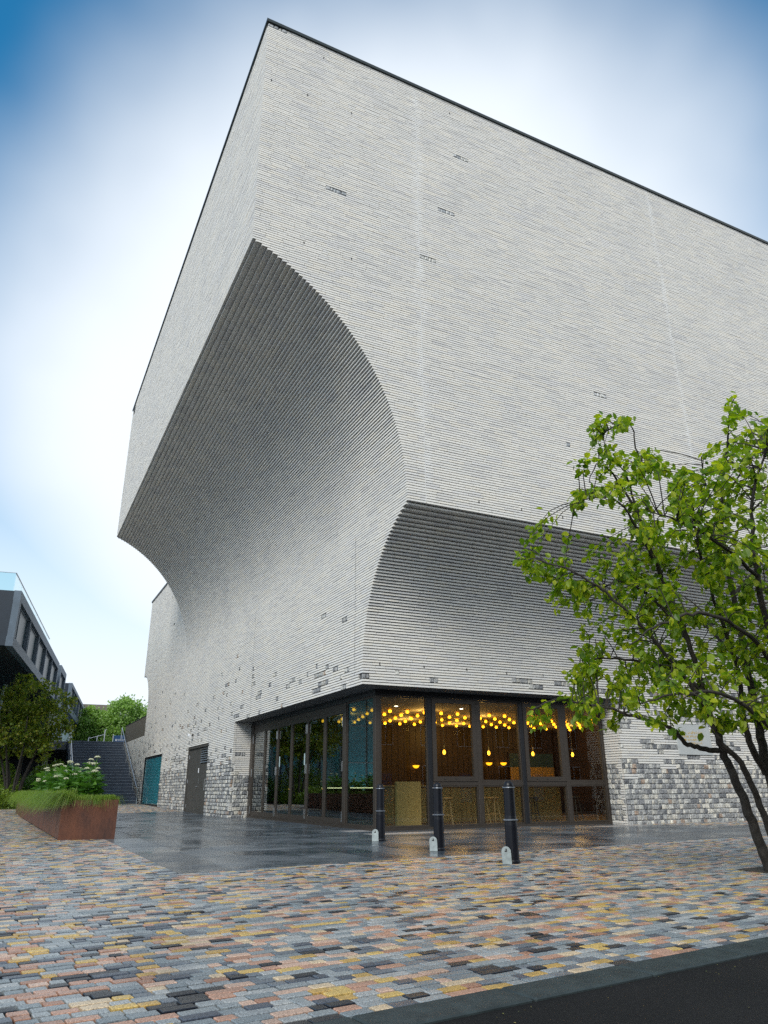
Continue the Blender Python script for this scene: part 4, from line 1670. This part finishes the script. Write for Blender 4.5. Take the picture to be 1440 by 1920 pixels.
def leaf_mats(D, roll):
    """rotation frames: local y along D, z mostly up"""
    D = D / np.linalg.norm(D, axis=1, keepdims=True)
    up = np.tile(np.array([0, 0, 1.0]), (len(D), 1))
    X = np.cross(D, up)
    ln = np.linalg.norm(X, axis=1, keepdims=True)
    X = np.where(ln > 1e-3, X / np.maximum(ln, 1e-3), np.array([1.0, 0, 0]))
    Z = np.cross(X, D)
    c, s_ = np.cos(roll)[:, None], np.sin(roll)[:, None]
    X2 = X * c + Z * s_
    Z2 = -X * s_ + Z * c
    return X2, D, Z2


def leaf_verts(P, D, L, roll, width=1.0, tpl=LEAF):
    X, Y, Z = leaf_mats(D, roll)
    l = np.asarray(L)[:, None, None]
    return P[:, None, :] + l * (tpl[None, :, 0:1] * width * X[:, None, :] + tpl[None, :, 1:2] * Y[:, None, :] + tpl[None, :, 2:3] * Z[:, None, :])


def leaf_object(name, P, D, L, roll, mat, parent, width=1.0, simple=False, rnd=None):
    if simple:
        tpl = np.array([(0, 0, 0), (.34, .45, .05), (0, 1.0, -.06), (-.34, .45, .05)])
        F = [(0, 1, 2), (0, 2, 3)]
    else:
        tpl, F = LEAF, LEAF_F
    V = leaf_verts(P, D, L, roll, width, tpl)
    n, nv = V.shape[:2]
    fs = []
    for f in F:
        fs.append(np.array(f)[None] + (np.arange(n) * nv)[:, None])
    faces = []
    for f in fs:
        faces.extend(f.tolist())
    r_ = rng.random(n) if rnd is None else rnd
    return meshobj(name, V.reshape(-1, 3), faces, mat, parent, rnd=np.tile(r_, len(F)))


def unit(n):
    v = rng.normal(0, 1, (n, 3))
    return v / np.linalg.norm(v, axis=1, keepdims=True)


# ------------------------------------------------------------------ the near tree (right edge)
DT = 9.5
base = at_depth(1500, 1676, 9.15)
base[2] = 0
tree = empty('street_tree', tuple(base))
tag(tree, 'multi stemmed tree with bright green leaves at the right edge', 'tree')
B = np.array(base)
limbs = []


def limb(pts, r0, r1):
    P_ = [at_depth(*q) if len(q) == 3 else np.array(q) for q in pts]
    # smooth with Catmull-Rom
    out = []
    for i in range(len(P_) - 1):
        p0, p1, p2, p3 = P_[max(i - 1, 0)], P_[i], P_[i + 1], P_[min(i + 2, len(P_) - 1)]
        for f in np.linspace(0, 1, 6, endpoint=False):
            out.append(.5 * ((2 * p1) + (-p0 + p2) * f + (2 * p0 - 5 * p1 + 4 * p2 - p3) * f * f + (-p0 + 3 * p1 - 3 * p2 + p3) * f ** 3))
    out.append(P_[-1])
    out = np.array(out)
    out[1:-1] += rng.normal(0, .007, (len(out) - 2, 3))
    rad = np.linspace(r0, r1, len(out))
    limbs.append((out, rad))
    return out


bx = lambda dx, dy: (B[0] + dx, B[1] + dy, 0.0 - .03)
limb([(*bx(-.10, .02), 0)[:3] if False else (1460, 1672, 9.1), (1432, 1600, 9.2), (1398, 1510, 9.3), (1364, 1428, 9.4), (1341, 1370, 9.4), (1322, 1300, 9.5), (1290, 1200, 9.6), (1240, 1080, 9.6), (1195, 960, 9.6), (1172, 880, 9.6)], .072, .010)
limb([(1480, 1678, 9.0), (1458, 1600, 9.1), (1425, 1510, 9.1), (1388, 1430, 9.0), (1350, 1390, 8.9), (1325, 1330, 8.8), (1260, 1240, 8.7), (1180, 1150, 8.6), (1090, 1080, 8.6), (1010, 1050, 8.6)], .05, .008)
limb([(1502, 1668, 9.3), (1475, 1570, 9.5), (1442, 1450, 9.7), (1420, 1350, 9.8), (1402, 1260, 9.9), (1375, 1120, 10.1), (1352, 980, 10.2), (1362, 850, 10.2), (1368, 775, 10.2)], .082, .007)
limb([(1525, 1672, 9.1), (1510, 1550, 9.0), (1482, 1400, 8.9), (1455, 1250, 8.8), (1420, 1080, 8.7), (1410, 940, 8.7), (1440, 830, 8.7)], .072, .009)
limb([(1520, 1668, 9.4), (1560, 1500, 9.7), (1600, 1330, 10.0), (1650, 1150, 10.2), (1690, 980, 10.4)], .09, .012)
limb([(1510, 1672, 8.9), (1570, 1560, 8.6), (1640, 1420, 8.3), (1720, 1280, 8.1), (1760, 1150, 8.0)], .07, .012)
limb([(1436, 1450, 9.7), (1405, 1390, 9.6), (1392, 1330, 9.6), (1380, 1240, 9.5), (1330, 1100, 9.3), (1300, 980, 9.2)], .05, .01)
# long low branch reaching left under the crown
limb([(1347, 1408, 9.4), (1318, 1404, 9.35), (1285, 1392, 9.3), (1258, 1366, 9.2), (1225, 1352, 9.1), (1180, 1340, 9.0), (1110, 1322, 8.9), (1040, 1312, 8.9), (1000, 1330, 8.9)], .036, .006)
limb([(1322, 1300, 9.5), (1270, 1262, 9.6), (1200, 1240, 9.8), (1120, 1235, 9.9), (1085, 1250, 9.9)], .03, .006)
limb([(1290, 1200, 9.6), (1230, 1130, 9.8), (1160, 1090, 10.0), (1090, 1130, 10.1)], .028, .006)
limb([(1240, 1080, 9.6), (1200, 1000, 9.4), (1150, 935, 9.3), (1080, 940, 9.2)], .024, .005)
limb([(1195, 960, 9.6), (1150, 890, 9.7), (1120, 870, 9.8), (1105, 905, 9.8)], .018, .005)
limb([(1206, 890, 9.6), (1192, 840, 9.6), (1185, 800, 9.6), (1160, 798, 9.6), (1128, 815, 9.6)], .012, .004)
limb([(1352, 980, 10.2), (1320, 900, 10.2), (1320, 855, 10.3)], .018, .004)
limb([(1352, 940, 10.2), (1400, 870, 10.3), (1440, 820, 10.4)], .016, .004)
limb([(1402, 1260, 9.9), (1330, 1180, 10.6), (1250, 1120, 11.0), (1170, 1060, 11.2)], .03, .006)
limb([(1455, 1250, 8.8), (1390, 1180, 8.3), (1310, 1150, 8.0), (1240, 1170, 7.9), (1180, 1210, 7.9)], .03, .006)
limb([(1420, 1080, 8.7), (1350, 1020, 8.3), (1280, 980, 8.1), (1220, 960, 8.0)], .024, .006)
limb([(1375, 1120, 10.1), (1440, 1040, 10.8), (1500, 960, 11.2)], .03, .008)
limb([(1600, 1330, 10.0), (1540, 1230, 9.6), (1490, 1120, 9.4), (1470, 1000, 9.4)], .04, .008)
limb([(1470, 1400, 8.9), (1420, 1340, 8.3), (1350, 1300, 7.9), (1270, 1300, 7.7), (1200, 1320, 7.7)], .032, .006)
trunkmb = MB()
for pts, rad in limbs:
    trunkmb.tube([Vector(p) - Vector(B) for p in pts], list(rad), 9)

CROWN = [(962, 1035), (985, 1005), (1020, 1030), (1060, 1040), (1120, 1030), (1160, 1000), (1195, 985), (1125, 975), (1060, 945), (1095, 925), (1140, 920), (1095, 880), (1105, 858), (1160, 845),
         (1205, 850), (1255, 870), (1300, 880), (1320, 850), (1352, 835), (1362, 760), (1375, 760), (1385, 830), (1440, 790), (1600, 780), (1800, 900), (1850, 1200), (1750, 1420), (1560, 1440),
         (1440, 1375), (1400, 1360), (1290, 1378), (1250, 1370), (1180, 1340), (1150, 1372), (1105, 1395), (1090, 1350), (1020, 1372), (985, 1350), (990, 1318), (1020, 1300), (1110, 1300), (1075, 1265),
         (1075, 1240), (1110, 1200), (1068, 1178), (1080, 1155), (1120, 1130), (1055, 1145), (1025, 1125), (1045, 1090), (1015, 1070), (985, 1082)]
CROWN = np.array(CROWN, float)


def inside(px, py):
    x, y = CROWN[:, 0], CROWN[:, 1]
    x2, y2 = np.roll(x, -1), np.roll(y, -1)
    c = ((y > py) != (y2 > py)) & (px < (x2 - x) * (py - y) / (y2 - y + 1e-9) + x)
    return c.sum() % 2 == 1


allp = np.concatenate([l[0] for l in limbs])
allr = np.concatenate([l[1] for l in limbs])
thin = allr < .06
tp = allp[thin]
EXTRA = [(1122, 818), (1135, 800), (1160, 797), (1124, 832), (1175, 798), (1366, 763), (1372, 790), (1440, 800), (1075, 945), (1100, 865), (970, 1045), (992, 1015), (1000, 1060)]
LP, LD, LL = [], [], []
twigs = 0
tries = 0
while twigs < 880 and tries < 20000:
    tries += 1
    px, py = rng.uniform(950, 1840), rng.uniform(755, 1440)
    if tries <= len(EXTRA) * 2:
        px, py = EXTRA[(tries - 1) // 2]
        px += rng.normal(0, 5)
        py += rng.normal(0, 4)
    elif not inside(px, py):
        continue
    if px > 1470 and rng.random() < .45:
        continue
    edge = np.clip((px - 960) / 350, .15, 1)
    D_ = 9.5 + rng.normal(0, 1.0) * edge
    tip = at_depth(px, py, np.clip(D_, 7.3, 12))
    d2 = ((tp - tip) ** 2).sum(1)
    near = np.argsort(d2)[:3]
    a = tp[near[rng.integers(0, 3)]]
    if sqrt(((a - tip) ** 2).sum()) > 1.5:
        continue
    mid = (a + tip) / 2 + rng.normal(0, .06, 3) + np.array([0, 0, .08])
    pts = [a, .5 * (a + mid) + np.array([0, 0, .02]), mid, .5 * (mid + tip) + np.array([0, 0, .02]), tip]
    trunkmb.tube([Vector(p) - Vector(B) for p in pts], [.0085, .007, .006, .0045, .003], 4, cap=False)
    n = int(rng.integers(11, 21))
    f = rng.uniform(.5, 1.06, n)
    for ff in f:
        g_ = min(ff, 1) * 4
        i = min(int(g_), 3)
        p = pts[i] + (pts[i + 1] - pts[i]) * (g_ - i)
        LP.append(p + rng.normal(0, .035, 3))
        dr = (tip - a) / (np.linalg.norm(tip - a) + 1e-6)
        LD.append(dr * .5 + rng.normal(0, .55, 3) + np.array([0, 0, -.55]))
        LL.append(rng.uniform(.065, .122))
    twigs += 1
trunkmb.build('trunk', 'bark', tree)
LP, LD, LL = np.array(LP), np.array(LD), np.array(LL)
roll = rng.normal(0, .7, len(LP))
V = leaf_verts(LP - B, LD, LL, roll, 1.05)
crown = empty('crown', parent=tree)
# the 300 leaves that show largest become objects of their own
q = LP - CC
zz_ = q @ CH
pxs = 720 + FPX * (q @ CR) / zz_
X_, Y_, Z_ = leaf_mats(LD, roll)
vis = np.abs((Z_ * (q / np.linalg.norm(q, axis=1, keepdims=True))).sum(1)) * (LL / zz_) ** 2
vis = np.where((pxs > 960) & (pxs < 1430), vis, 0)
best = set(np.argsort(-vis)[:300].tolist())
keep = np.array([i not in best for i in range(len(LP))])
for i in best:
    c = V[i].mean(0)
    meshobj('leaf', V[i] - c, LEAF_F, 'leaf_bright', crown, loc=tuple(c))
W = V[keep]
n = len(W)
faces = []
for f in LEAF_F:
    faces.extend((np.array(f)[None] + (np.arange(n) * 8)[:, None]).tolist())
o = meshobj('foliage', W.reshape(-1, 3), faces, 'leaf_bright', crown, rnd=np.tile(rng.random(n), len(LEAF_F)))
o['kind'] = 'stuff'
pit = MB().prism([(B[0] - .55, B[1] - .55), (B[0] + .75, B[1] - .4), (B[0] + .7, B[1] + .6), (B[0] - .5, B[1] + .5)], -.04, .006).build('tree_pit', 'soil')
tag(pit, 'patch of dark soil at the foot of the near tree', 'soil', kind='structure')

# ------------------------------------------------------------------ other trees
def blob_tree(name, lab, basep, crown_blobs, nleaf, leafsize, mat, trunk_pts, group=None, bark='bark', flat=0.0):
    t_ = empty(name, tuple(basep))
    tag(t_, lab, 'tree', group)
    bp = np.array(basep)
    m_ = MB()
    for pts, r0, r1 in trunk_pts:
        m_.tube([Vector(p) for p in pts], list(np.linspace(r0, r1, len(pts))), 7)
    m_.build('trunk', bark, t_)
    P_, D_ = [], []
    wts = np.array([b[3] * b[4] for b in crown_blobs], float)
    cnt = (nleaf * wts / wts.sum()).astype(int)
    for (cx, cy, cz, rh, rv), n in zip(crown_blobs, cnt):
        # clumps inside the blob, leaves round the clumps
        ncl = max(6, n // 22)
        u = unit(ncl)
        rad = rng.uniform(.45, 1.0, ncl) ** .6
        cl = u * rad[:, None] * np.array([rh, rh, rv])
        pick = rng.integers(0, ncl, n)
        p = cl[pick] + rng.normal(0, 1, (n, 3)) * np.array([rh, rh, rv * .7]) * .13
        P_.append(p + np.array([cx, cy, cz]))
        d = u[pick] * .6 + unit(n) * .8 + np.array([0, 0, -flat])
        D_.append(d)
    P_, D_ = np.concatenate(P_), np.concatenate(D_)
    n = len(P_)
    o = leaf_object('crown', P_, D_, rng.uniform(.7, 1.25, n) * leafsize, rng.normal(0, .8, n), mat, t_, 1.1, simple=True)
    o['kind'] = 'stuff'
    return t_


# small multi-stem tree at the left
tb = np.array([0.55, 47.0, .2])
stems = []
for i in range(7):
    a = i * 2 * pi / 7 + .3
    stems.append(([(.25 * cos(a), .25 * sin(a), 0), (.45 * cos(a), .45 * sin(a), 1.3), (1.0 * cos(a + .1), 1.0 * sin(a + .1), 3.0), (1.7 * cos(a), 1.7 * sin(a), 4.6)], .085, .025))
blobs = [(0, 0, 4.2, 1.9, 1.4), (-.9, -.2, 3.6, 1.5, 1.1), (1.1, .1, 4.6, 1.4, 1.2), (.3, -.3, 5.7, 1.5, 1.0), (-1.2, 0, 5.2, 1.3, 1.0), (1.7, 0, 5.6, .8, .6), (-.2, 0, 6.4, .7, .6), (.9, -.4, 3.0, 1.0, .7), (-1.9, .2, 4.2, 1.2, 1.0), (2.0, .1, 3.9, .7, .7)]
blob_tree('garden_tree', 'dark olive multi stemmed tree under the cantilevered building', tb, blobs, 12000, .16, 'leaf_olive', stems)
# trees beyond the stairs
blob_tree('far_tree', 'round bright green tree beyond the top of the stairs beside the hall', (12.3, 95, 4.5), [(0, 0, 4.0, 2.9, 2.9), (-.6, -1, 5.2, 2.0, 1.7), (1.2, 0, 3.2, 2.2, 2.2), (-.8, -1.0, 2.4, 2.0, 1.6)], 16000, .25, 'leaf_far',
          [([(0, 0, 0), (.1, 0, 2), (.4, 0, 4)], .25, .1)], 'trees beyond the stairs', 'bark_pale')
blob_tree('far_tree', 'paler uneven tree beyond the stairs beside the far wing', (8.4, 97, 4.5), [(0, 0, 3.4, 2.0, 2.4), (-.6, 0, 2.0, 1.6, 1.7), (.9, 0, 4.3, 1.1, 1.2), (-.3, 0, 5.3, .8, .7)], 11000, .25, 'leaf_far',
          [([(0, 0, 0), (.1, 0, 2), (-.2, 0, 4)], .2, .08)], 'trees beyond the stairs', 'bark_pale')
blob_tree('far_tree', 'dark green tree in the gap between the two pale trees', (10.4, 103, 4.5), [(0, 0, 2.6, 2.2, 2.0), (.9, 0, 1.4, 1.7, 1.2), (-1.0, 0, 1.3, 1.6, 1.2)], 9000, .25, 'leaf_far_dark',
          [([(0, 0, 0), (.1, 0, 1.2), (-.3, 0, 2.6)], .2, .08)], 'trees beyond the stairs', 'bark_pale')
fh = empty('far_house', (11.2, 140, 4.5))
tag(fh, 'pale far house glimpsed between the trees beyond the stairs', 'house')
MB().box(-4, 4, 0, 8, 0, 8.6).build('wall', 'far_wall', fh)
MB().add([(-4.3, -.3, 8.6), (4.3, -.3, 8.6), (4.3, 8.3, 8.6), (-4.3, 8.3, 8.6), (-4.3, 4, 11), (4.3, 4, 11)], [(0, 1, 5, 4), (2, 3, 4, 5), (0, 4, 3), (1, 2, 5), (0, 3, 2, 1)]).build('roof', 'house_roof', fh)
for i in (-1, 1):
    for z in (2.0, 5.5):
        wdw = MB().box(i * 2 - .6, i * 2 + .6, -.05, -.001, z, z + 1.7).build('window', 'white_paint', fh)
        MB().box(i * 2 - .5, i * 2 + .5, -.07, -.051, z + .1, z + 1.6).build('pane', 'dark_glass', wdw)


# shrubs in the garden bed
def shrub(lab, p, rh, rv, n, mat='shrub_leaf', ls=.13):
    o = empty('shrub', tuple(p))
    tag(o, lab, 'shrub', 'shrubs in the garden bed')
    u = unit(n)
    u[:, 2] = np.abs(u[:, 2])
    P_ = u * (rng.uniform(.35, 1, n) ** .5)[:, None] * np.array([rh, rh, rv]) + rng.normal(0, .05, (n, 3))
    P_[:, 2] = np.maximum(P_[:, 2], .02)
    lf = leaf_object('foliage', P_, u + unit(n) * .7, rng.uniform(.7, 1.3, n) * ls, rng.normal(0, .8, n), mat, o, 1.0, simple=True)
    lf['kind'] = 'stuff'
    m_ = MB()
    for i in range(5):
        a = i * 1.3
        m_.tube([(0, 0, 0), (.3 * rh * cos(a), .3 * rh * sin(a), rv * .4), (.6 * rh * cos(a), .6 * rh * sin(a), rv * .75)], [.025, .018, .008], 5)
    m_.build('stem', 'bark', o)


gbed = MB().add([(-9, 44.5, .13), (.85, 44.5, .13), (.95, 51.6, .30), (3.55, 51.6, .30), (3.55, 62, .5), (-9, 62, .5), (2.3, 40.2, .1), (.8, 40.2, .1)], [(0, 1, 2, 3, 4, 5)]).build('garden_bed', 'soil')
tag(gbed, 'planted bed of dark soil under the left hand tree', 'garden bed', kind='structure')
shrub('low yellow green shrub at the left edge beyond the planter', (-.2, 45.6, .13), 1.3, .95, 2600)
shrub('rounded green shrub at the left edge behind the tree stems', (-.6, 49.5, .2), 1.8, 2.6, 4200)
shrub('small green shrub right of the tree stems behind the planter', (1.6, 50.6, .25), 1.1, 1.6, 2600, 'leaf_broad')
shrub('bright yellow green shrub beside the left handrail of the stairs', (3.1, 55.5, .35), .9, 2.6, 2800)
shrub('dull green shrub between the tree and the stairs', (2.2, 53, .3), 1.1, 2.3, 3000, 'grass_blade')
shrub('broad low shrub behind the far end of the planter', (.2, 47.5, .15), 1.2, 1.2, 2600, 'grass_blade')

# ------------------------------------------------------------------ corten planter
PL = [(1.25, 18.58), (2.41, 18.50), (2.43, 40.0), (.74, 40.1)]
ZP = .80
planter = empty('steel_planter', (1.6, 18.6, 0))
tag(planter, 'long rust brown weathered steel planter filled with grasses and flowers', 'planter')
ox, oy = 1.6, 18.6
SIDE = [('front_panel', 0, 1), ('side_panel', 1, 2), ('back_panel', 2, 3), ('side_panel', 3, 0)]
for nm, i, j in SIDE:
    (ax, ay), (bx_, by_) = PL[i], PL[j]
    L = math.hypot(bx_ - ax, by_ - ay)
    ux, uy = (bx_ - ax) / L, (by_ - ay) / L
    nx, ny = -uy, ux
    npan = max(1, round(L / 2.4))
    for k in range(npan):
        a0, a1 = L * k / npan + (.004 if k else 0), L * (k + 1) / npan - .004
        th = .012
        off = .0 if nm != 'front_panel' else 0
        qd = [(ax + ux * a0, ay + uy * a0), (ax + ux * a1, ay + uy * a1), (ax + ux * a1 + nx * th, ay + uy * a1 + ny * th), (ax + ux * a0 + nx * th, ay + uy * a0 + ny * th)]
        MB().prism([(x - ox, y - oy) for x, y in qd], gz(ay) * .5 - .01, ZP + random.uniform(-.002, .002)).build(nm, 'corten_steel', planter)
    # folded rim
    rq = [(ax, ay), (bx_, by_), (bx_ + nx * .05, by_ + ny * .05), (ax + nx * .05, ay + ny * .05)]
    rim = clip_poly([(x - ox, y - oy) for x, y in rq], 0, 1, 99)
    MB().prism(rim, ZP + .003 + .0015 * i, ZP + .009 + .0015 * i).build('rim', 'corten_steel', planter)
MB().prism([(PL[0][0] + .03 - ox, PL[0][1] + .03 - oy), (PL[1][0] - .03 - ox, PL[1][1] + .03 - oy), (PL[2][0] - .03 - ox, PL[2][1] - .03 - oy), (PL[3][0] + .03 - ox, PL[3][1] - .03 - oy)], .1, ZP - .06).build('soil', 'soil', planter)

# grass: many arching blades
def blades(n, xr, yr, zbase, hmin, hmax, lean, spread=.3):
    Vs, Fs, Rs = [], [], []
    k = 0
    for _ in range(n):
        x, y = xr(), yr()
        hgt = rng.uniform(hmin, hmax)
        a = rng.uniform(0, 2 * pi)
        dx, dy = lean(x, y)
        dx += cos(a) * spread
        dy += sin(a) * spread
        w_ = rng.uniform(.004, .008)
        px_, py_ = -dy, dx
        ln = math.hypot(px_, py_) + 1e-6
        px_, py_ = px_ / ln * w_, py_ / ln * w_
        pts = []
        for f in (0, .35, .65, .85, 1.0):
            out = f ** 1.6 * hgt * 1.0
            zz = hgt * (f - .95 * f ** 3.0 * (.75 + math.hypot(dx, dy) * .6))
            pts.append((x + dx * out, y + dy * out, zbase + zz, 1 - f * .85))
        for (qx, qy, qz, s_) in pts:
            Vs.append((qx - px_ * s_, qy - py_ * s_, qz))
            Vs.append((qx + px_ * s_, qy + py_ * s_, qz))
        for i in range(4):
            Fs.append((k + 2 * i, k + 2 * i + 1, k + 2 * i + 3, k + 2 * i + 2))
        Rs.extend([rng.random()] * 4)
        k += 10
    return Vs, Fs, Rs


# tufts near the front edges leaning over the rim
tuft_c = [(1.38 + .28 * i, 18.72 + .12 * (i % 2)) for i in range(4)] + [(1.33 - .0236 * (y - 18.6), y) for y in np.arange(19.0, 39.5, .42)] + [(1.75, y) for y in np.arange(19.2, 39, .6)] + [(2.2, y) for y in np.arange(19, 39, .7)]
VV, FF, RR = [], [], []
for (cx, cy) in tuft_c:
    nb_ = 420 if cy < 23 else (220 if cy < 30 else 120)
    left = cx < 1.45 - .0236 * (cy - 18.6)
    fr_l = cy < 18.95
    vs, fs, rs = blades(nb_, lambda: cx + rng.normal(0, .08), lambda: cy + rng.normal(0, .09), ZP - .08, ZP * .35, .82 if left else .5,
                        lambda x, y: ((-.50 if left else 0.0) + (x - cx) * 2, (-.12 if fr_l else 0) + (y - cy) * 2 - .05), .32)
    n0 = len(VV)
    VV.extend(vs)
    FF.extend([tuple(i + n0 for i in f) for f in fs])
    RR.extend(rs)
gro = meshobj('planter_grass', VV, FF, 'grass_blade', rnd=RR)
tag(gro, 'fine arching green grass spilling over the planter rim', 'grass', kind='stuff')

# broad leaved plants with domed cream flower heads
def flower_plant(seed):
    g_ = np.random.default_rng(seed)
    o = empty('flowering_plant')
    Pp, Dd, Ll = [], [], []
    stm = MB()
    heads = []
    nst = int(g_.integers(4, 7))
    for i in range(nst):
        a = g_.uniform(0, 2 * pi)
        lean = g_.uniform(.05, .35)
        hgt = g_.uniform(.55, .95)
        top = np.array([cos(a) * lean, sin(a) * lean, hgt])
        stm.tube([(0, 0, 0), Vector(top) * .5 + Vector((0, 0, .05)), Vector(top)], [.013, .011, .007], 6)
        for j in range(15):
            f = g_.uniform(.10, .92)
            aa = g_.uniform(0, 2 * pi)
            Pp.append(top * f)
            Dd.append([cos(aa), sin(aa), g_.uniform(-.25, .55)])
            Ll.append(g_.uniform(.24, .42) * (1.1 - .4 * f))
        if i < 1 or g_.random() < .35:
            heads.append(top)
    stm.build('stem', 'leaf_broad', o)
    lf = leaf_object('leaves', np.array(Pp), np.array(Dd), np.array(Ll), g_.normal(0, .4, len(Pp)), 'leaf_broad', o, .62)
    lf['kind'] = 'stuff'
    for hp in heads:
        Hh = MB()
        R_ = g_.uniform(.05, .075)
        for i in range(70):
            th, ph = g_.uniform(0, 2 * pi), math.acos(g_.uniform(.05, 1))
            c = np.array([sin(ph) * cos(th) * R_, sin(ph) * sin(th) * R_, cos(ph) * R_ * .62])
            s_ = .011
            Hh.add([c + np.array(v) * s_ for v in ((1, 0, 0), (-1, 0, 0), (0, 1, 0), (0, -1, 0), (0, 0, 1), (0, 0, -1))], [(0, 2, 4), (2, 1, 4), (1, 3, 4), (3, 0, 4), (2, 0, 5), (1, 2, 5), (3, 1, 5), (0, 3, 5)], g_.random())
        Hh.build('flower_head', 'flower_cream', o, loc=tuple(hp))
    return o


protos = [flower_plant(s_) for s_ in (1, 2, 3, 4)]
used = [False] * 4
fpos = []
for y in np.arange(19.5, 38.5, .85):
    fpos.append((1.95 + rng.uniform(-.12, .25), y + rng.uniform(-.2, .2)))
    if y < 32:
        fpos.append((1.45 + rng.uniform(-.1, .2), y + .4 + rng.uniform(-.2, .2)))
for i, (x, y) in enumerate(fpos):
    j = i % 4
    o = copy_tree(protos[j]) if used[j] else protos[j]
    used[j] = True
    o.location = (x, y, ZP - .08)
    o.rotation_euler = (0, 0, rng.uniform(0, 6.28))
    s_ = rng.uniform(.8, 1.15)
    o.scale = (s_, s_, s_)
    tag(o, 'broad leaved plant with cream domed flower heads in the steel planter', 'plant', 'flowering plants in the planter')

# ------------------------------------------------------------------ houses across the road (seen in the window reflections)
def road_house(x, lab):
    o = empty('brick_house', (x, -15.5, 0))
    tag(o, lab, 'house', 'houses across the road')
    MB().box(-3.4, 3.4, -7, 0, -.1, 6.4).build('wall', 'house_brick', o)
    MB().add([(-3.45, -7.3, 6.4), (3.45, -7.3, 6.4), (3.45, .3, 6.4), (-3.45, .3, 6.4), (-3.45, -3.5, 9.2), (3.45, -3.5, 9.2)], [(0, 1, 5, 4), (2, 3, 4, 5), (0, 4, 3), (1, 2, 5), (0, 3, 2, 1)]).build('roof', 'house_roof', o)
    for (wx, wz) in ((-1.6, 1.1), (-1.7, 4.1), (1.6, 4.1)):
        w_ = MB().box(wx - .65, wx + .65, .001, .06, wz, wz + 1.6).build('window', 'white_paint', o)
        for dx in (-.6, .04):
            MB().box(wx + dx, wx + dx + .56, .061, .07, wz + .08, wz + 1.52).build('pane', 'dark_glass', w_)
    MB().box(1.1, 2.1, .001, .05, 0, 2.1).build('door', 'blue_sign', o)
    return o


for x_, lab_ in [(-4, 'brown brick house across the road, reflected farthest left'), (3, 'brown brick house across the road, reflected left of the middle'), (10, 'brown brick house across the road, reflected in the middle'),
                 (17, 'brown brick house across the road, reflected right of the middle'), (24, 'brown brick house across the road, reflected toward the pier'), (31, 'brown brick house across the road, fourth from the right end'), (38, 'brown brick house across the road, third from the right end'), (45, 'brown brick house across the road, reflected beside the last one'), (52, 'brown brick house across the road, reflected farthest right')]:
    road_house(x_, lab_)

# ------------------------------------------------------------------ leaf litter on the road and setts
n = 110
P_ = np.array([[*st(rng.uniform(1.6, 7.5), 3.2 - abs(rng.normal(0, .10 if i_ % 3 else 1.0))), -.008] for i_ in range(n)])
D_ = np.column_stack([rng.normal(0, 1, n), rng.normal(0, 1, n), np.zeros(n)])
o = leaf_object('leaf_litter', P_, D_, rng.uniform(.004, .015, n), rng.normal(0, .2, n), 'litter', None, simple=True)
tag(o, 'tiny fallen yellow leaves scattered on the asphalt', 'leaf litter', kind='stuff')
